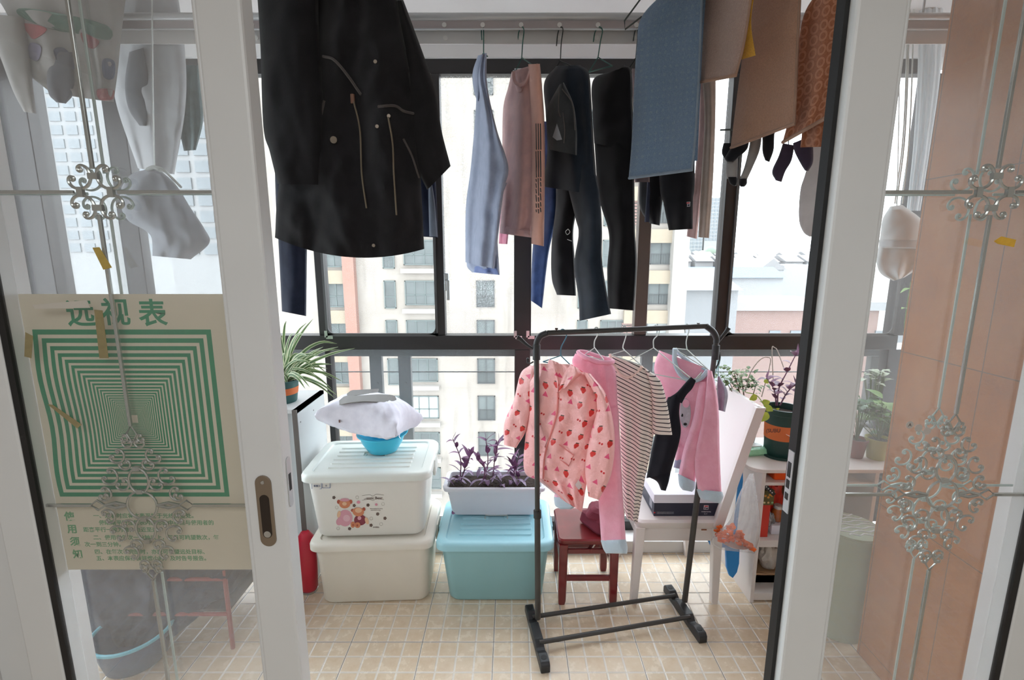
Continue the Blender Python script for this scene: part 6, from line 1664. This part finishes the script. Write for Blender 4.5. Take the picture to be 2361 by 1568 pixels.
for nm, m, pts in (('green_yoke', fabric('green_felt', (64, 98, 84)), [(45, 20), (120, 28), (245, 58), (252, 92), (180, 78), (120, 68), (50, 40)]), ('red_patch', fabric('red_felt', (150, 70, 72)), [(52, 54), (108, 66), (80, 90), (66, 78)]), ('red_patch', fabric('red_felt2', (140, 66, 70)), [(188, 76), (228, 94), (216, 112), (196, 104)]), ('navy_patch', fabric('navy_felt', (76, 84, 108)), [(238, 138), (264, 142), (262, 180), (240, 178)]), ('navy_patch', fabric('navy_felt2', (84, 88, 108)), [(124, 118), (150, 112), (176, 150), (150, 166)]), ('red_band', fabric('red_felt3', (150, 76, 76)), [(226, 206), (262, 208), (262, 228), (230, 230)]), ('lilac_patch', fabric('lilac_felt', (110, 104, 124)), [(70, 100), (95, 108), (88, 140), (66, 130)])):
    q = [D(x, y, .004) for x, y in [(p_.x, p_.y) for p_ in cr([(x, y, 0) for x, y in pts], 24, True)[:-1]]]
    q = [a for a in q if a]
    if len(q) > 5: obj(nm, prism(NB(), q, P.n*.002), m, T, smooth=False)
P = hangplane(340, 200, YL+.20, 10)
T = thing('shirt', P(390, 400), 'long pale grey shirt behind the left glass, above the grey pouch', 'shirt')
obj('body', ribbon(NB(), [(280, -80), (258, 100), (266, 230), (318, 388)], [(400, -80), (425, 100), (428, 240), (402, 402)], P, .10, 2, .012, 30, 44, 83), fabric('pale_grey_shirt', (186, 188, 190), .05), T)
obj('dark_lining', ribbon(NB(), [(298, 120), (288, 190), (296, 250), (322, 290)], [(330, 110), (345, 190), (344, 250), (338, 290)], P, .03, .6, .003, 12, 20, 84, off=.055), fabric('charcoal_lining', (100, 102, 108)), T)
P = hangplane(440, 250, YL+.26, 10)
obj('teal_garment', ribbon(NB(), [(425, 150), (412, 210), (410, 280), (424, 348)], [(460, 150), (464, 210), (468, 280), (452, 346)], P, .08, 2, .012, 20, 26, 85), fabric('teal_grey', (104, 124, 126), .25), label='small teal grey garment behind the left glass next to the door stile', cat='clothes')
P = hangplane(380, 490, YL-.08, 5)
T = thing('drawstring_bag', P(420, 598), 'grey drawstring pouch hanging behind the left glass door', 'bag')
obj('pouch', ribbon(NB(), [(348, 388), (300, 404), (276, 450), (292, 505), (345, 540), (352, 590)], [(366, 390), (405, 425), (440, 480), (470, 525), (483, 560), (440, 598)], P, .14, 2, .01, 34, 36, 86, crease=.014, top=.2), fabric('grey_cotton', (150, 154, 162), .1), T)
b = NB(); wire(b, [(352, 390), (355, 386), (372, 388), (396, 410), (418, 432)], P, .004, off=.03, n=12); wire(b, [(340, 392), (356, 386), (370, 392)], P, .008, off=.03, n=8); obj('cord_knot', b, M_wirew, T)
b = NB(); wire(b, [(356, 388), (352, 200), (350, -60)], P, .002); obj('hanging_string', b, M_wirew, T)
# clutter below the poster
M_quilt = fabric('dark_blue_grey_quilt', (50, 54, 68), .3)
T = thing('low_rack', (-1.5, 1.95, 0), 'low red framed rack behind the left glass door carrying dark bedding', 'rack')
M_rf = mat('faded_red_metal', (150, 72, 68), .4)
for x_ in (-1.85, -1.16):
    for y_ in (1.75, 2.2): obj('leg', tube(NB(), [(x_, y_, 0), (x_, y_, .42)], .009, 8), M_rf, T)
for z_ in (.16, .32):
    for y_ in (1.75, 2.2): obj('rail', tube(NB(), [(-1.85, y_, z_), (-1.16, y_, z_)], .008, 8), M_rf, T)
obj('shelf_board', bx(NB(), -1.85, -1.16, 1.755, 2.195, .168, .18), mat('dark_board', (92, 88, 88), .6), T, smooth=False)
rn = random.Random(6)
for k, lab in enumerate(('lowest dark blue grey quilt folded on the red rack', 'middle dark quilt folded on the red rack', 'topmost charcoal quilt folded on the red rack')):
    b = NB(); z_ = .182+k*.085
    loft(b, [(.58, .36, .05, z_), (.64, .40, .06, z_+.02), (.64, .40, .06, z_+.06), (.58, .36, .06, z_+.08)], -1.51+rn.uniform(-.01, .01), 1.97)
    bmesh.ops.subdivide_edges(b, edges=b.edges[:], cuts=3, use_grid_fill=True)
    for v in b.verts: v.co += Vector((noise.noise(v.co*9), noise.noise(v.co*9+Vector((5, 0, 0))), .25*noise.noise(v.co*12)))*.02
    obj('folded_quilt', b, M_quilt, label=lab, cat='bedding', group='folded quilts behind the left door')
q = fl(290, 1545)
T = thing('bucket', (q.x, q.y+.05, 0), 'dark blue round bucket with a cyan rim on the floor behind the left glass', 'bucket')
obj('body', lathe(NB(), [(.10, 0), (.105, .004), (.135, .13), (.13, .13), (.10, .01)], q.x, q.y+.06, 32), mat('slate_blue_plastic', (70, 84, 112), .4), T)
b = NB(); n = 32; tube(b, [(q.x+.137*math.cos(2*PI*i/n), q.y+.06+.137*math.sin(2*PI*i/n), .132) for i in range(n)], .007, 8, closed=True); obj('rim', b, mat('cyan_plastic', (110, 190, 206), .4), T)

# ---------------------------------------------------------------- behind the right glass door
P = hangplane(2080, 560, 2.15, 20)
T = thing('cap', P(2080, 640), 'white cotton cap hanging behind the right glass door', 'cap')
M_cap = fabric('cap_white', (214, 216, 214), .05)
obj('crown', ribbon(NB(), [(2052, 476), (2035, 505), (2030, 540), (2028, 556)], [(2080, 472), (2124, 505), (2142, 540), (2143, 556)], P, .14, .6, .004, 26, 20, 90, top=.3), M_cap, T)
obj('band', ribbon(NB(), [(2027, 553), (2026, 572)], [(2144, 553), (2140, 574)], P, .145, .6, .004, 26, 6, 90), fabric('cap_band', (196, 198, 198)), T)
obj('brim', ribbon(NB(), [(2026, 568), (2020, 600), (2030, 630), (2060, 648)], [(2141, 570), (2136, 600), (2116, 620), (2085, 640)], P, .11, 2.2, .012, 26, 20, 91, crease=.012), M_cap, T)
b = NB(); wire(b, [(2068, 474), (2072, 300), (2076, -60)], P, .002); obj('hanging_string', b, M_wirew, T)
P = hangplane(2120, 200, 2.32, 15)
T = thing('curtain', P(2100, 480), 'narrow gathered white curtain at the right end of the window', 'curtain')
obj('drape', ribbon(NB(), [(2118, -80), (2116, 150), (2106, 330), (2090, 486)], [(2176, -80), (2170, 150), (2146, 330), (2122, 486)], P, .05, 4, .02, 40, 30, 92), glassmat('sheer_curtain', 1.1, dust=1.2), T)
for x0_, x1_ in ((2088, 2064), (2098, 2078), (2084, 2060)):
    b = NB(); wire(b, [(x0_+12, -60), (x0_, 290), (x1_+3, 470)], hangplane(2085, 300, 2.30, 10), .003, n=12); obj('pull_cord', b, M_wirew, T)
def leafy(name, label, px, py, Y, rad, n_, lw, m, potc=None, potr=.05, poth=.09, seed=0, cat='potted plant', z=None):
    z = zd if z is None else z; c_ = at(px, py, Y); T = thing(name, (c_.x, Y, z), label, cat); rn = random.Random(seed)
    if potc: pot(T, c_.x, Y, z+.001, potr*.75, potr, poth, potc)
    b = NB(); s_ = NB(); q0 = Vector((c_.x, Y, z+poth*.85))
    for k in range(n_):
        e = c_+Vector((rn.gauss(0, rad*.5), rn.gauss(0, rad*.4), rn.gauss(0, rad*.35))); 
        tube(s_, [q0, q0.lerp(e, .5)+Vector((0, 0, .01)), e], .0018, 4)
        a = rn.uniform(0, 2*PI); leaf(b, e, e+Vector((math.cos(a)*lw*1.5, math.sin(a)*lw*1.5, rn.uniform(-.3, .5)*lw)), lw, .006, n=5, shape=.7)
    obj('stems', s_, mat(name+'_stem', (90, 110, 70), .6), T); obj('foliage', b, m, T)
M_lg1 = leafmat('green_leaf', (84, 128, 70), (140, 176, 100)); M_lg2 = leafmat('dark_green_leaf', (52, 92, 62), (88, 130, 84)); M_lg3 = leafmat('pale_leaf', (170, 186, 160), (206, 214, 196))
leafy('potted_plant', 'broad leaved green plant in a yellow pot behind the right glass door', 2035, 945, 2.12, .085, 26, .05, M_lg1, mat('yellow_green_pot', (166, 166, 80), .5), .05, .10, 3)
leafy('potted_plant', 'darker green plant in a dark brown pot at the far right of the desk', 2052, 985, 2.2, .06, 22, .04, M_lg2, mat('dark_brown_pot', (62, 48, 44), .5), .045, .09, 4)
leafy('potted_plant', 'grey leaved plant in a red rimmed pot just beside the right door stile', 1985, 940, 2.14, .05, 18, .04, M_lg2, mat('reddish_pot', (128, 66, 62), .5), .045, .09, 5)
leafy('potted_plant', 'pale flowered plant in a white pot behind the green one, right glass', 2022, 868, 2.28, .05, 22, .028, M_lg3, M_plw, .045, .10, 6)
T = thing('hanging_plant', at(2090, 770, 2.42), 'light green leafy vine against the window post behind the right glass', 'plant')
b = NB(); s_ = NB(); rn = random.Random(30)
pts = cr([at(x, y, 2.42) for x, y in ((2100, 650), (2092, 700), (2085, 760), (2090, 830), (2095, 900), (2080, 960))] + [Vector((1.93, 2.36, zd+.002))], 20); tube(s_, pts, .002, 5)
for i in range(1, 15):
    a = rn.uniform(0, 2*PI); leaf(b, pts[i], pts[i]+Vector((math.cos(a)*.05, -abs(math.sin(a))*.03, rn.uniform(-.04, .02))), .03, .004)
obj('vine', s_, mat('vine_stem', (110, 140, 80), .6), T); obj('leaves', b, leafmat('vine_leaf', (130, 170, 100), (176, 206, 140)), T)
T = thing('jar', (at(2072, 900, 2.2).x, 2.25, zd), 'glass jar with a clear lid near the window post behind the right glass', 'jar')
jx = 1.80
obj('glass', lathe(NB(), [(.03, zd+.001), (.034, zd+.006), (.034, zd+.16), (.026, zd+.18), (.026, zd+.19)], jx, 2.28, 24), mat('grey_jar', (150, 154, 156), .15, .1), T)
obj('cap', lathe(NB(), [(.028, zd+.19), (.028, zd+.21), (.02, zd+.216)], jx, 2.28, 24), M_dot, T)
# waste bin
bxq, byq = at(1962, 1212, 1.86).x, 1.86
zz_ = at(1962, 1212, 1.86).z
T = thing('waste_bin', (bxq, byq, 0), 'grey green waste bin with a pierced lid on the floor behind the right glass', 'bin')
M_bin = mat('grey_green_plastic', (148, 156, 132), .5)
obj('body', lathe(NB(), [(.09, 0), (.095, .005), (.112, zz_-.02), (.116, zz_-.018), (.116, zz_-.008), (.10, zz_-.008)], bxq, byq, 36), M_bin, T)
b = lathe(NB(), [(.113, zz_-.008), (.112, zz_), (.09, zz_+.004), (.002, zz_+.004)], bxq, byq, 36)
lid = obj('lid', b, M_bin, T)
for i in range(7):
    yy = byq-.075+.025*i; L = math.sqrt(max(0, .095**2-(yy-byq)**2)); b = NB()
    pts = [Vector((bxq-L+2*L*t, yy+.006*math.sin(t*14+i), zz_+.0055)) for t in [k/16 for k in range(17)]]; tube(b, pts, .0025, 5); obj('pierced_rib', b, M_plw, lid)
# round stickers and scuffs on the right glass
for i, (px, ch) in enumerate(((2098, 'A'), (2118, ''), (2138, ''))):
    q = at(px, 980+i*7, 1.0072); b = NB(); tube(b, [q, q+Vector((0, .0005, 0))], .0085, 20)
    if ch: text_bm(ch, .010, .0004, .0002, M=upright(q-Vector((0, .0004, 0))), bm=b, mi=1)
    obj('round_sticker', b, [mat('faded_sticker', (190, 184, 178), .7), mat('sticker_ink', (120, 116, 112), .7)], smooth=False, label=('faded round sticker lettered A on the right glass', 'plain faded round sticker in the middle of the three on the right glass', 'plain faded round sticker nearest the scroll on the right glass')[i], cat='sticker', group='faded stickers on the right glass')

# outdoor colours scaled darker to offset the strong sky light, the ground less
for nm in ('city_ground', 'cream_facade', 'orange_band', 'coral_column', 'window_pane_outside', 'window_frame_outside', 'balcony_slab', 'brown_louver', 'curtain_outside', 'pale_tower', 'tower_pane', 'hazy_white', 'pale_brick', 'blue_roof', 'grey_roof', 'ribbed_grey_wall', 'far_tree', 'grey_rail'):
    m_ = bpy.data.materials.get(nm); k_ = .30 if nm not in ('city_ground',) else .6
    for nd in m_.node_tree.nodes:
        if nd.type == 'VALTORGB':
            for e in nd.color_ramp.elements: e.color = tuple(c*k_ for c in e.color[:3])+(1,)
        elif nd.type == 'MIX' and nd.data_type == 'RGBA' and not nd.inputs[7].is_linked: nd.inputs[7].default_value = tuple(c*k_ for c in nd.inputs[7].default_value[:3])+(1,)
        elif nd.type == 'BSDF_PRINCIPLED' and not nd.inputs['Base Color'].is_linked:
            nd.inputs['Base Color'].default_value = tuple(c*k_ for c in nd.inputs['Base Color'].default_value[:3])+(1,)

P = hangplane(320, 1400, 1.74, -4)
T = thing('blanket', P(320, 1500), 'dark slate blanket hanging over the front of the red rack behind the left glass', 'blanket')
obj('drape', ribbon(NB(), [(150, 1280), (160, 1350), (196, 1430), (215, 1490)], [(560, 1280), (520, 1340), (470, 1410), (400, 1470)], P, .03, 5, .012, 40, 24, 95, crease=.02, sag=10), M_quilt, T)
